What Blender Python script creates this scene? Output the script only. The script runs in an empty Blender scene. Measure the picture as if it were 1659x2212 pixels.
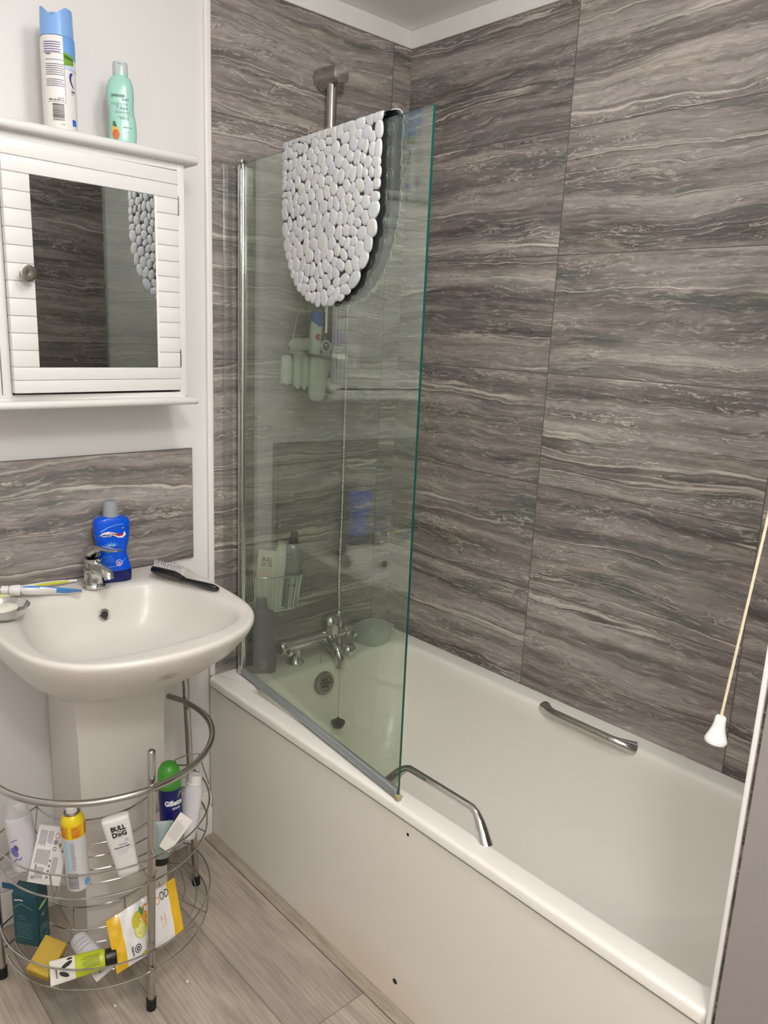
import bpy, bmesh, math, random
from mathutils import Vector, Matrix
random.seed(7)
SC = bpy.context.scene
COL = SC.collection
PI = math.pi
sin, cos, rad = math.sin, math.cos, math.radians

# ------------------------------------------------------------------ camera
def cam_matrix(loc, yaw, pitch, roll):
    y, p, r = rad(yaw), rad(pitch), rad(roll)
    f = Vector((sin(y)*cos(p), cos(y)*cos(p), sin(p)))
    rt = Vector((cos(y), -sin(y), 0)); up = rt.cross(f)
    rr = rt*cos(r) + up*sin(r); uu = -rt*sin(r) + up*cos(r)
    m = Matrix((rr, uu, -f)).transposed().to_4x4()
    m.translation = loc
    return m
cd = bpy.data.cameras.new('camera'); cam = bpy.data.objects.new('camera', cd); COL.objects.link(cam)
cd.sensor_fit = 'HORIZONTAL'; cd.sensor_width = 36; cd.lens = 36*1676.578/1659
cd.clip_start = .02
CAMPOS = Vector((-1.7369, -1.8398, 1.4929))
cam.matrix_world = cam_matrix(CAMPOS, 42.8313, -12.9991, 2.5005)
SC.camera = cam

# ------------------------------------------------------------------ light and exposure
w = bpy.data.worlds.new('world'); SC.world = w; w.use_nodes = True
w.node_tree.nodes['Background'].inputs[0].default_value = (.9, .93, 1, 1)
w.node_tree.nodes['Background'].inputs[1].default_value = .05
def lamp(name, loc, energy, size, color=(1, .955, .9), kind='POINT', sx=.3):
    l = bpy.data.lights.new(name, kind); l.energy = energy; l.color = color
    if kind == 'POINT': l.shadow_soft_size = size
    else: l.shape = 'DISK'; l.size = sx
    o = bpy.data.objects.new(name, l); COL.objects.link(o); o.location = loc
    return o
LC = (.985, .985, 1)
lamp('ceiling_light', (-1.08, -1.18, 2.34), 4.5, 0, color=LC, kind='AREA', sx=.26)
lamp('ceiling_light_glow', (-1.08, -1.18, 2.215), 8, .085, color=LC)
lamp('added_fill_light', (-1.62, -2.1, 2.22), 35, .11, color=LC)  # added fill lamp, out of view, brightens bath panel and floor
SC.view_settings.view_transform = 'Standard'; SC.view_settings.look = 'None'
SC.view_settings.gamma = 1; SC.view_settings.use_curve_mapping = False
SC.view_settings.exposure = .12

# ------------------------------------------------------------------ materials
def lin(c):
    c = c/255.0
    return c/12.92 if c <= .04045 else ((c+.055)/1.055)**2.4
def rgb(r, g, b): return (lin(r), lin(g), lin(b), 1)
MATS = {}
def mat(name, col, rough=.5, metal=0, spec=.5, coat=0, trans=0, alpha=1, bump=None, sub=0):
    if name in MATS: return MATS[name]
    m = bpy.data.materials.new(name); m.use_nodes = True
    b = m.node_tree.nodes['Principled BSDF']
    b.inputs['Base Color'].default_value = rgb(*col)
    b.inputs['Roughness'].default_value = rough; b.inputs['Metallic'].default_value = metal
    b.inputs['Specular IOR Level'].default_value = spec
    b.inputs['Coat Weight'].default_value = coat
    b.inputs['Transmission Weight'].default_value = trans
    b.inputs['Alpha'].default_value = alpha
    if sub:
        b.inputs['Subsurface Weight'].default_value = sub
        b.inputs['Subsurface Radius'].default_value = (.01, .01, .01)
    # every surface gets a faint procedural unevenness
    nt = m.node_tree
    sc, st = bump or (60, .01)
    tc = nt.nodes.new('ShaderNodeTexCoord'); n = nt.nodes.new('ShaderNodeTexNoise'); n.inputs['Scale'].default_value = sc
    bp = nt.nodes.new('ShaderNodeBump'); bp.inputs['Strength'].default_value = st; bp.inputs['Distance'].default_value = .01
    nt.links.new(tc.outputs['Object'], n.inputs['Vector']); nt.links.new(n.outputs['Fac'], bp.inputs['Height'])
    nt.links.new(bp.outputs['Normal'], b.inputs['Normal'])
    MATS[name] = m
    return m

class NT:
    def __init__(s, m): s.t = m.node_tree; s.b = s.t.nodes.get('Principled BSDF')
    def new(s, k, **kw):
        n = s.t.nodes.new(k)
        for a, v in kw.items(): setattr(n, a, v)
        return n
    def link(s, a, b): s.t.links.new(a, b)
    def put(s, sock, v):
        if hasattr(v, 'is_output'): s.link(v, sock)
        else: sock.default_value = v
    def math(s, op, a, b=0., c=0.):
        n = s.new('ShaderNodeMath', operation=op)
        for i, v in enumerate((a, b, c)): s.put(n.inputs[i], v)
        return n.outputs[0]
    def comb(s, x, y, z=0.):
        n = s.new('ShaderNodeCombineXYZ')
        for i, v in enumerate((x, y, z)): s.put(n.inputs[i], v)
        return n.outputs[0]
    def vadd(s, a, b):
        n = s.new('ShaderNodeVectorMath', operation='ADD'); s.put(n.inputs[0], a); s.put(n.inputs[1], b); return n.outputs[0]
    def noise(s, vec, scale=1, detail=4, rough=.5, dist=0):
        n = s.new('ShaderNodeTexNoise'); s.link(vec, n.inputs['Vector'])
        n.inputs['Scale'].default_value = scale; n.inputs['Detail'].default_value = detail
        n.inputs['Roughness'].default_value = rough; n.inputs['Distortion'].default_value = dist
        return n.outputs['Fac']
    def ramp(s, fac, stops, interp='LINEAR'):
        n = s.new('ShaderNodeValToRGB'); s.link(fac, n.inputs[0]); cr = n.color_ramp; cr.interpolation = interp
        while len(cr.elements) < len(stops): cr.elements.new(.5)
        for e, (p, c) in zip(cr.elements, stops):
            e.position = p; e.color = c if len(c) == 4 else (*c, 1)
        return n.outputs[0]
    def mix(s, f, a, b, mode='MIX'):
        n = s.new('ShaderNodeMix', data_type='RGBA', blend_type=mode)
        s.put(n.inputs[0], f); s.put(n.inputs[6], a); s.put(n.inputs[7], b); return n.outputs[2]
    def bump(s, h, strength=.2, dist=.002):
        n = s.new('ShaderNodeBump'); n.inputs['Strength'].default_value = strength; n.inputs['Distance'].default_value = dist
        s.link(h, n.inputs['Height']); s.link(n.outputs[0], s.b.inputs['Normal'])

G = lambda v: (v, v, v, 1)
def stone_tile(name, axis, u0, v0, seed=0.):
    """grey brown travertine look porcelain tile, 600 x 300, straight stacked"""
    m = bpy.data.materials.new(name); m.use_nodes = True; k = NT(m)
    g = k.new('ShaderNodeNewGeometry'); sp = k.new('ShaderNodeSeparateXYZ'); k.link(g.outputs['Position'], sp.inputs[0])
    u = sp.outputs[axis]; v = sp.outputs[2]
    tu = k.math('DIVIDE', k.math('SUBTRACT', u, u0), .6); tv = k.math('DIVIDE', k.math('SUBTRACT', v, v0), .3)
    iu = k.math('FLOOR', tu); iv = k.math('FLOOR', tv)
    wn = k.new('ShaderNodeTexWhiteNoise', noise_dimensions='3D'); k.link(k.comb(iu, iv, seed), wn.inputs['Vector'])
    off = k.new('ShaderNodeVectorMath', operation='SCALE'); k.link(wn.outputs['Color'], off.inputs[0]); off.inputs['Scale'].default_value = 30
    off = off.outputs[0]
    # slow waviness
    wv = k.noise(k.vadd(k.comb(k.math('MULTIPLY', u, 1.9), k.math('MULTIPLY', v, 4.5)), off), 1, 4, .55)
    wv2 = k.noise(k.vadd(k.comb(k.math('MULTIPLY', u, 16.), k.math('MULTIPLY', v, 34.)), off), 1, 4, .65)
    vv = k.math('ADD', v, k.math('MULTIPLY', k.math('SUBTRACT', wv, .5), .10))
    vv = k.math('ADD', vv, k.math('MULTIPLY', k.math('SUBTRACT', wv2, .5), .010))
    P = lambda a, b: k.vadd(k.comb(k.math('MULTIPLY', u, a), k.math('MULTIPLY', vv, b)), off)
    band = k.noise(P(.9, 21.), 1, 8, .66)
    base = k.ramp(band, [(.32, rgb(74, 68, 65)), (.43, rgb(101, 94, 90)), (.52, rgb(126, 117, 112)), (.60, rgb(143, 134, 128)), (.70, rgb(160, 151, 144))])
    # green grey cloudy bands
    gb = k.ramp(k.noise(P(2.2, 13.), 1.3, 3, .5), [(.56, G(0)), (.70, G(.75))])
    base = k.mix(gb, base, rgb(80, 86, 80))
    # warm cream clouds
    cb = k.ramp(k.noise(P(4., 30.), 1.1, 4, .6), [(.58, G(0)), (.72, G(.5))])
    base = k.mix(cb, base, rgb(166, 158, 138))
    # fine streaks
    fs = k.noise(P(19., 175.), 1, 5, .7)
    base = k.mix(k.ramp(fs, [(.55, G(0)), (.67, G(.55))]), base, rgb(182, 173, 163))
    base = k.mix(k.ramp(k.noise(P(17., 150.), 1.2, 4, .65), [(.56, G(0)), (.72, G(.6))]), base, rgb(72, 65, 60))
    # long pale veins with a dark under line
    vn = k.noise(P(.16, 11.), 1, 3, .5)
    msk = k.ramp(k.noise(P(1.6, 9.), 1.2, 2, .5), [(.38, G(.15)), (.52, G(1))])
    line = k.ramp(vn, [(.478, G(0)), (.486, G(.85)), (.492, G(0))])
    dark = k.ramp(vn, [(.490, G(0)), (.497, G(.65)), (.508, G(0))])
    base = k.mix(k.math('MULTIPLY', dark, msk), base, rgb(70, 63, 58))
    base = k.mix(k.math('MULTIPLY', line, msk), base, rgb(200, 191, 178))
    vn2 = k.noise(P(1.2, 24.), 1, 4, .55)
    base = k.mix(k.math('MULTIPLY', k.ramp(vn2, [(.535, G(0)), (.543, G(.6)), (.549, G(0))]), .8), base, rgb(190, 182, 170))
    # short wandering crackle veins in patches
    vn3 = k.noise(P(4.5, 34.), 1, 5, .62)
    m3 = k.ramp(k.noise(P(2.6, 15.), 1, 2, .5), [(.48, G(0)), (.60, G(1))])
    base = k.mix(k.math('MULTIPLY', k.ramp(vn3, [(.486, G(0)), (.497, G(.75)), (.506, G(0))]), m3), base, rgb(206, 197, 184))
    base = k.mix(k.math('MULTIPLY', k.ramp(vn3, [(.506, G(0)), (.516, G(.6)), (.53, G(0))]), m3), base, rgb(62, 56, 52))
    gn = k.noise(P(55., 420.), 1, 3, .7)
    base = k.mix(.5, base, k.ramp(gn, [(.3, G(.62)), (.7, G(1.))]), 'MULTIPLY')
    # joints
    fu = k.math('FRACT', tu); fv = k.math('FRACT', tv)
    du = k.math('MULTIPLY', k.math('MINIMUM', fu, k.math('SUBTRACT', 1., fu)), .6)
    dv = k.math('MULTIPLY', k.math('MINIMUM', fv, k.math('SUBTRACT', 1., fv)), .3)
    d = k.math('MINIMUM', du, dv)
    j = k.math('LESS_THAN', d, .0014)
    jm = k.math('MULTIPLY', j, .85)
    base = k.mix(jm, base, rgb(76, 70, 66))
    # slight tone per tile
    hv = k.new('ShaderNodeHueSaturation'); k.link(base, hv.inputs['Color']); hv.inputs['Saturation'].default_value = .95
    k.link(k.math('ADD', 1.34, k.math('MULTIPLY', wn.outputs['Value'], .20)), hv.inputs['Value'])
    k.link(hv.outputs[0], k.b.inputs['Base Color'])
    k.b.inputs['Roughness'].default_value = .42; k.b.inputs['Specular IOR Level'].default_value = .35
    h = k.math('SUBTRACT', k.math('MULTIPLY', fs, .25), k.math('MULTIPLY', k.math('LESS_THAN', d, .0018), 1.))
    k.bump(h, .35, .0012)
    return m
V0 = .5058
M_TR = stone_tile('stone_tile_right', 1, -.5834, V0, 1.3)
M_TB = stone_tile('stone_tile_back', 0, -.0714, V0, 5.1)
M_TE = stone_tile('stone_tile_end', 0, -.30, V0, 9.7)
M_TS = stone_tile('stone_tile_splash', 0, -.732, .8745, 3.9)

def plank_floor():
    m = bpy.data.materials.new('grey_oak_planks'); m.use_nodes = True; k = NT(m)
    g = k.new('ShaderNodeNewGeometry'); sp = k.new('ShaderNodeSeparateXYZ'); k.link(g.outputs['Position'], sp.inputs[0])
    x, y = sp.outputs[0], sp.outputs[1]
    t = k.math('DIVIDE', k.math('ADD', x, .715), .19); i = k.math('FLOOR', t)
    l = k.math('DIVIDE', k.math('ADD', k.math('ADD', y, .738), k.math('MULTIPLY', k.math('ADD', i, 1.), .43)), 1.2); il = k.math('FLOOR', l)
    wn = k.new('ShaderNodeTexWhiteNoise', noise_dimensions='3D'); k.link(k.comb(i, il, 2.), wn.inputs['Vector'])
    off = k.new('ShaderNodeVectorMath', operation='SCALE'); k.link(wn.outputs['Color'], off.inputs[0]); off.inputs['Scale'].default_value = 20
    P = lambda a, b: k.vadd(k.comb(k.math('MULTIPLY', x, a), k.math('MULTIPLY', y, b)), off.outputs[0])
    big = k.noise(P(14., 2.), 1, 5, .6, .8)
    base = k.ramp(big, [(.32, rgb(150, 140, 130)), (.5, rgb(176, 165, 150)), (.68, rgb(196, 185, 166))])
    tone = k.noise(P(3., 2.5), 1, 2, .5)
    base = k.mix(k.ramp(tone, [(.4, G(0)), (.65, G(.45))]), base, rgb(146, 134, 130))
    gr = k.noise(P(90., 4.), 1, 6, .7, .4)
    base = k.mix(k.ramp(gr, [(.5, G(0)), (.75, G(.45))]), base, rgb(112, 100, 90))
    wv = k.new('ShaderNodeTexWave'); wv.inputs['Scale'].default_value = 1.; wv.inputs['Distortion'].default_value = 9; wv.inputs['Detail'].default_value = 3
    k.link(P(26., 1.6), wv.inputs['Vector'])
    base = k.mix(k.ramp(wv.outputs['Fac'], [(.0, G(.22)), (.3, G(0))]), base, rgb(118, 104, 94))
    fu = k.math('FRACT', t); fl = k.math('FRACT', l)
    du = k.math('MULTIPLY', k.math('MINIMUM', fu, k.math('SUBTRACT', 1., fu)), .19)
    dl = k.math('MULTIPLY', k.math('MINIMUM', fl, k.math('SUBTRACT', 1., fl)), 1.2)
    d = k.math('LESS_THAN', k.math('MINIMUM', du, dl), .0009)
    base = k.mix(k.math('MULTIPLY', d, .75), base, rgb(78, 68, 60))
    k.link(base, k.b.inputs['Base Color']); k.b.inputs['Roughness'].default_value = .5
    k.b.inputs['Specular IOR Level'].default_value = .35
    k.bump(k.math('SUBTRACT', k.math('MULTIPLY', gr, .3), d), .25, .001)
    return m
M_FLOOR = plank_floor()

def thin_glass(name, tint, f0=.045, rough=0., haze=0., hazecol=(220, 225, 220)):
    m = bpy.data.materials.new(name); m.use_nodes = True; k = NT(m); k.t.nodes.remove(k.b)
    out = k.t.nodes['Material Output']
    g = k.new('ShaderNodeNewGeometry')
    dt = k.new('ShaderNodeVectorMath', operation='DOT_PRODUCT'); k.link(g.outputs['Incoming'], dt.inputs[0]); k.link(g.outputs['Normal'], dt.inputs[1])
    c = k.math('ABSOLUTE', dt.outputs['Value']); p = k.math('POWER', k.math('SUBTRACT', 1., c), 5.)
    f = k.math('ADD', f0, k.math('MULTIPLY', p, 1-f0))
    tr = k.new('ShaderNodeBsdfTransparent'); tr.inputs[0].default_value = rgb(*tint)
    gl = k.new('ShaderNodeBsdfGlossy'); gl.inputs['Roughness'].default_value = rough; gl.inputs[0].default_value = (1, 1, 1, 1)
    mx = k.new('ShaderNodeMixShader'); k.link(f, mx.inputs[0]); k.link(tr.outputs[0], mx.inputs[1]); k.link(gl.outputs[0], mx.inputs[2])
    last = mx
    if haze:
        df = k.new('ShaderNodeBsdfDiffuse'); df.inputs[0].default_value = rgb(*hazecol)
        tc = k.new('ShaderNodeTexCoord'); n = k.noise(tc.outputs['Object'], 9, 4, .6)
        h = k.math('MULTIPLY', k.ramp(n, [(.3, G(.6)), (.7, G(1))]), haze)
        m2 = k.new('ShaderNodeMixShader'); k.link(h, m2.inputs[0]); k.link(mx.outputs[0], m2.inputs[1]); k.link(df.outputs[0], m2.inputs[2]); last = m2
    k.link(last.outputs[0], out.inputs['Surface'])
    return m
M_GLASS = thin_glass('screen_glass', (235, 242, 233), f0=.09, haze=.035)
M_CLEAR = thin_glass('clear_plastic', (240, 242, 240), f0=.08, rough=.12, haze=.42)
M_FROST = thin_glass('frosted_plastic', (225, 228, 222), f0=.08, rough=.25, haze=.75, hazecol=(245, 246, 240))

M_WHITE = mat('wall_paint', (227, 224, 220), .6, bump=(180, .03))
M_CEIL = mat('ceiling_paint', (250, 248, 245), .7, bump=(120, .03))
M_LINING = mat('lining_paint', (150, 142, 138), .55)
M_TRIM = mat('white_trim', (238, 234, 229), .35)
M_CAB = mat('cabinet_paint', (222, 220, 215), .38, bump=(90, .02))
M_CABDARK = mat('cabinet_gap', (70, 66, 62), .6)
M_CER = mat('white_ceramic', (218, 212, 203), .3, coat=0, spec=.5)
M_BATH = mat('bath_acrylic', (240, 235, 225), .26, coat=0)
M_PANEL = mat('bath_panel_board', (206, 199, 186), .4)
M_CHROME = mat('chrome', (205, 205, 203), .09, 1)
M_CHROME2 = mat('chrome_tube', (190, 187, 182), .16, 1)
M_STEEL = mat('brushed_steel', (150, 142, 132), .3, 1)
M_MIRROR = mat('mirror', (186, 188, 186), .01, 1, bump=(1, 0))
M_BLACK = mat('black_plastic', (18, 17, 17), .35)
M_RUBBER = mat('black_rubber', (14, 13, 13), .5)
M_WPL = mat('white_plastic', (228, 224, 218), .3)
M_WPL2 = mat('greyish_white_plastic', (205, 203, 202), .35)
M_CORD = mat('cord', (214, 203, 172), .7)
M_EDGE = mat('glass_edge', (22, 78, 70), .15, spec=.6)
M_INK = mat('black_ink', (28, 27, 28), .5)
M_GREYINK = mat('grey_ink', (120, 118, 122), .5)
M_WINK = mat('white_ink', (235, 235, 235), .4)
def ink(name, c): return mat('ink_' + name, c, .45)

# ------------------------------------------------------------------ mesh builder
class MB:
    def __init__(s): s.v = []; s.f = []; s.m = []; s.mi = 0; s.mats = []; s.sm = []
    def use(s, m):
        if m not in s.mats: s.mats.append(m)
        s.mi = s.mats.index(m); return s
    def add(s, vs, fs, smooth=True):
        o = len(s.v); s.v += [tuple(v) for v in vs]
        for f in fs: s.f.append([i+o for i in f]); s.m.append(s.mi); s.sm.append(smooth)
        return s
    def box(s, x0, x1, y0, y1, z0, z1):
        vs = [(x, y, z) for z in (z0, z1) for y in (y0, y1) for x in (x0, x1)]
        return s.add(vs, [(0, 2, 3, 1), (4, 5, 7, 6), (0, 1, 5, 4), (2, 6, 7, 3), (0, 4, 6, 2), (1, 3, 7, 5)], False)
    def loft(s, rings, cap0=True, cap1=True, closed=True, smooth=True):
        n = len(rings[0]); o = []; vs = [p for r in rings for p in r]
        for i in range(len(rings)-1):
            for j in range(n if closed else n-1):
                a = i*n+j; b = i*n+(j+1) % n; o.append((a, b, b+n, a+n))
        if cap0: o.append(tuple(range(n-1, -1, -1)))
        if cap1: o.append(tuple(range((len(rings)-1)*n, len(rings)*n)))
        return s.add(vs, o, smooth)
    def rbox(s, x0, x1, y0, y1, z0, z1, r=.003):
        """box with rounded edges"""
        b = bmesh.new(); bmesh.ops.create_cube(b, size=1)
        for v in b.verts:
            v.co = Vector(((x0+x1)/2+v.co.x*(x1-x0), (y0+y1)/2+v.co.y*(y1-y0), (z0+z1)/2+v.co.z*(z1-z0)))
        bmesh.ops.bevel(b, geom=b.edges[:]+b.verts[:], offset=r, segments=3, profile=.5, affect='EDGES')
        b.verts.index_update()
        s.add([v.co[:] for v in b.verts], [[v.index for v in f.verts] for f in b.faces], True); b.free()
        return s
    def lathe(s, prof, c=(0, 0, 0), n=28, mtx=None):
        rings = []
        for r, z in prof:
            ring = [Vector((r*cos(2*PI*j/n), r*sin(2*PI*j/n), z)) for j in range(n)]
            if mtx: ring = [mtx @ p for p in ring]
            rings.append([p+Vector(c) for p in ring])
        return s.loft(rings)
    def tube(s, path, r, n=10, cap=True, closed=False):
        P = [Vector(p) for p in path]; N = len(P); rs = r if isinstance(r, (list, tuple)) else [r]*N
        T = []
        for i in range(N):
            if closed: t = P[(i+1) % N]-P[i-1]
            else: t = P[min(i+1, N-1)]-P[max(i-1, 0)]
            T.append(t.normalized())
        u = T[0].orthogonal().normalized(); rings = []
        for i in range(N):
            u = (u - T[i]*u.dot(T[i])).normalized(); w_ = T[i].cross(u)
            rings.append([P[i]+(u*cos(2*PI*j/n)+w_*sin(2*PI*j/n))*rs[i] for j in range(n)])
        if closed:
            rings.append(rings[0]); cap = False
        return s.loft(rings, cap, cap)
    def ell(s, c, rx, ry, rz, n=14, m=8, mtx=None):
        rings = []
        for i in range(1, m):
            a = PI*i/m
            ring = [Vector((rx*sin(a)*cos(2*PI*j/n), ry*sin(a)*sin(2*PI*j/n), -rz*cos(a))) for j in range(n)]
            if mtx: ring = [mtx @ p for p in ring]
            rings.append([p+Vector(c) for p in ring])
        return s.loft(rings)
    def xf(s, M):
        s.v = [tuple(M @ Vector(p)) for p in s.v]; return s
    def build(s, name, parent=None, m=None, label=None, autosharp=True):
        me = bpy.data.meshes.new(name)
        if m is not None: s.mats = [m]; s.m = [0]*len(s.f)
        me.from_pydata(s.v, [], s.f)
        for k in s.mats: me.materials.append(k)
        for p, i, sm in zip(me.polygons, s.m, s.sm): p.material_index = i; p.use_smooth = sm
        me.validate(); me.update()
        if autosharp:
            try: me.set_sharp_from_angle(angle=rad(42))
            except Exception: pass
        o = bpy.data.objects.new(name, me); COL.objects.link(o)
        if parent: o.parent = parent
        if label: o['label'] = label
        return o

def tag(o, label, cat, group=None):
    o['label'] = label; o['category'] = cat
    if group: o['group'] = group
    return o
def struct(o): o['kind'] = 'structure'; return o
def thing(name, label, cat, loc=(0, 0, 0), rotz=0, group=None, mtx=None):
    o = bpy.data.objects.new(name, None); COL.objects.link(o); o.empty_display_size = .05
    if mtx is not None: o.matrix_world = mtx
    else: o.location = loc; o.rotation_euler = (0, 0, rotz)
    return tag(o, label, cat, group)
def frame(base, top, facing):
    """local Z runs base to top, local -Y looks along facing"""
    z = (Vector(top)-Vector(base)).normalized(); f = Vector(facing); f = (f-z*f.dot(z)).normalized()
    y = -f; x = y.cross(z)
    M = Matrix((x, y, z)).transposed().to_4x4(); M.translation = Vector(base)
    return M
def se(w_, d, z, p=2., n=32, cx=0, cy=0):
    out = []
    for j in range(n):
        a = 2*PI*j/n; c, s_ = cos(a), sin(a)
        out.append((cx+w_*math.copysign(abs(c)**(2/p), c), cy+d*math.copysign(abs(s_)**(2/p), s_), z))
    return out
def interp(tab, z):
    if z <= tab[0][0]: return tab[0][1:]
    for a, b in zip(tab, tab[1:]):
        if z <= b[0]:
            t = (z-a[0])/(b[0]-a[0]+1e-9); return tuple(x+(y-x)*t for x, y in zip(a[1:], b[1:]))
    return tab[-1][1:]
def smooth_prof(tab, per=4):
    """Catmull-Rom densify of rows (z, w, d)"""
    out = []
    n = len(tab)
    for i in range(n-1):
        p0, p1, p2, p3 = tab[max(i-1, 0)], tab[i], tab[i+1], tab[min(i+2, n-1)]
        for k in range(per):
            t = k/per
            out.append(tuple(.5*((2*b)+(-a+c)*t+(2*a-5*b+4*c-d)*t*t+(-a+3*b-3*c+d)*t**3) for a, b, c, d in zip(p0, p1, p2, p3)))
    out.append(tab[-1]); return out

# text and decals ------------------------------------------------------------
def text2d(s, size, bold=0., align='LEFT', sx=1.):
    c = bpy.data.curves.new('t', 'FONT'); c.body = s; c.size = size; c.offset = bold*size; c.align_x = align; c.resolution_u = 2
    o = bpy.data.objects.new('t', c); COL.objects.link(o)
    dg = bpy.context.evaluated_depsgraph_get(); ev = o.evaluated_get(dg); me = ev.to_mesh()
    v = [(p.co.x*sx, p.co.y) for p in me.vertices]; f = [list(p.vertices) for p in me.polygons]
    ev.to_mesh_clear(); bpy.data.objects.remove(o); bpy.data.curves.remove(c)
    return v, f
class Decal:
    def __init__(s): s.mb = MB(); s.lvl = 0
    def put(s, m, vs, fs, e):
        s.mb.use(m); s.mb.add([(x, y, e) for x, y in vs], fs, True)
    def text(s, m, txt, x, y, size, bold=0, align='LEFT', sx=1, e=.0009, rot=0):
        v, f = text2d(txt, size, bold, align, sx); c, q = cos(rot), sin(rot)
        s.put(m, [(x+a*c-b*q, y+a*q+b*c) for a, b in v], f, e)
    def rect(s, m, x0, x1, y0, y1, e=.0006, nx=8, ny=2):
        vs = [(x0+(x1-x0)*i/nx, y0+(y1-y0)*j/ny) for j in range(ny+1) for i in range(nx+1)]
        fs = [(j*(nx+1)+i, j*(nx+1)+i+1, (j+1)*(nx+1)+i+1, (j+1)*(nx+1)+i) for j in range(ny) for i in range(nx)]
        s.put(m, vs, fs, e)
    def disc(s, m, x, y, rx, ry, e=.0007, rin=0, n=24, rot=0):
        c, q = cos(rot), sin(rot); T = lambda a, b: (x+a*c-b*q, y+a*q+b*c)
        o = [T(rx*cos(2*PI*i/n), ry*sin(2*PI*i/n)) for i in range(n)]
        if rin:
            o += [T(rx*rin*cos(2*PI*i/n), ry*rin*sin(2*PI*i/n)) for i in range(n)]
            s.put(m, o, [(i, (i+1) % n, n+(i+1) % n, n+i) for i in range(n)], e)
        else:
            s.put(m, o+[(x, y)], [(i, (i+1) % n, n) for i in range(n)], e)
    def poly(s, m, pts, e=.0008): s.put(m, pts, [list(range(len(pts)))], e)
    def strip(s, m, pts, wd, e=.0009):
        vs = []; n = len(pts)
        for i, (x, y) in enumerate(pts):
            a = pts[max(i-1, 0)]; b = pts[min(i+1, n-1)]; dx, dy = b[0]-a[0], b[1]-a[1]; l = math.hypot(dx, dy) or 1
            ww = wd[i] if isinstance(wd, (list, tuple)) else wd
            vs += [(x-dy/l*ww/2, y+dx/l*ww/2), (x+dy/l*ww/2, y-dx/l*ww/2)]
        s.put(m, vs, [(2*i, 2*i+1, 2*i+3, 2*i+2) for i in range(n-1)], e)
    def lines(s, m, x0, x1, y, n, dy, th, e=.0007, jag=.15):
        for i in range(n):
            xx = x1-(x1-x0)*jag*random.random()
            s.rect(m, x0, xx, y-i*dy-th, y-i*dy, e, nx=5, ny=1)
    def build(s, parent, fn, name='printed_label'):
        s.mb.v = [tuple(fn(*p)) for p in s.mb.v]
        return s.mb.build(name, parent, autosharp=False)
def on_cyl(r, a0=-PI/2):
    return lambda u, v, e: ((r+e)*cos(a0+u/r), (r+e)*sin(a0+u/r), v)
def on_flat(y): return lambda u, v, e: (u, y-e, v)
def on_se(tab, p):
    def fn(u, v, e):
        w_, d = interp(tab, v)[:2]; q = max(0, 1-min(.995, abs(u)/w_)**p)**(1/p)
        return (u, -d*q-e, v)
    return fn
def body_se(tab, p=2.6, n=40): return [se(w_, d, z, p, n) for z, w_, d in tab]

# ================================================================== THE ROOM
H = 2.356
def slab(name, x0, x1, y0, y1, z0, z1, m):
    return struct(MB().box(x0, x1, y0, y1, z0, z1).build(name, None, m))
slab('floor', -2.3, .1, -2.75, .1, -.06, 0, M_FLOOR)
slab('ceiling', -2.3, .1, -2.75, .1, H, H+.06, M_CEIL)
wb = slab('wall_back', -2.3, .1, .010, .10, 0, H, M_WHITE)
MB().box(-.668, .009, 0, .0099, .45, 2.306).build('wall_tiles', wb, M_TB)
wr = slab('wall_right', .010, .10, -1.6, .009, 0, H, M_WHITE)
MB().box(0, .0099, -1.479, .0, .45, 2.306).build('wall_tiles', wr, M_TR)
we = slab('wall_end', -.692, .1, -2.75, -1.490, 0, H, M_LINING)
MB().box(-.684, .0, -1.4899, -1.480, .45, 2.306).build('wall_tiles', we, M_TE)
slab('wall_left', -2.36, -2.3, -2.75, .1, 0, H, M_WHITE)
slab('wall_front', -2.3, -.688, -2.81, -2.75, 0, H, M_WHITE)
# white corner bead of the end wall, seen as the bright vertical edge
struct(MB().rbox(-.6945, -.686, -1.4850, -1.478, 0, H, .002).build('trim_1', None, M_TRIM))
# plastic bead where tiles stop
struct(MB().rbox(-.6845, -.668, -.002, .010, .51, H, .003).build('trim_2', None, M_TRIM))
# coving: plain band above the tiles
cv = MB(); cv.rbox(-.668, .0, -.005, .0098, 2.306, H, .003); cv.rbox(-.005, .0098, -1.48, -.005, 2.306, H, .003)
struct(cv.build('trim_3', None, M_TRIM))
# skirting board with a groove
sk = MB(); sk.rbox(-2.3, -.687, -.006, .010, 0, .143, .003); sk.rbox(-2.3, -.687, -.012, .0, 0, .096, .002); sk.rbox(-2.3, -.687, -.012, .0, .101, .134, .003)
struct(sk.build('baseboard_back', None, M_TRIM))
# wooden bead along the foot of the bath panel
wd = bpy.data.materials.new('oak_bead'); wd.use_nodes = True; k = NT(wd)
tc = k.new('ShaderNodeNewGeometry'); mp = k.new('ShaderNodeMapping'); mp.inputs['Scale'].default_value = (160, 14, 60); k.link(tc.outputs['Position'], mp.inputs[0])
k.link(k.ramp(k.noise(mp.outputs[0], 1, 5, .6), [(.35, rgb(150, 138, 122)), (.6, rgb(170, 158, 140))]), k.b.inputs['Base Color']); k.b.inputs['Roughness'].default_value = .5
bd = MB(); bd.loft([[(-.687, y, 0), (-.714, y, 0), (-.714, y, .0025), (-.710, y, .005), (-.700, y, .007), (-.687, y, .008)] for y in (-.002, -1.478)])
struct(bd.build('baseboard_bath', None, wd))

# splashback tile over the basin
sp_ = MB().rbox(-1.332, -.732, .0, .0098, .8745, 1.1745, .0012).build('splashback_tile', None, M_TS)
tag(sp_, 'grey brown stone effect splashback tile on the white wall above the basin', 'tile')

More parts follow.
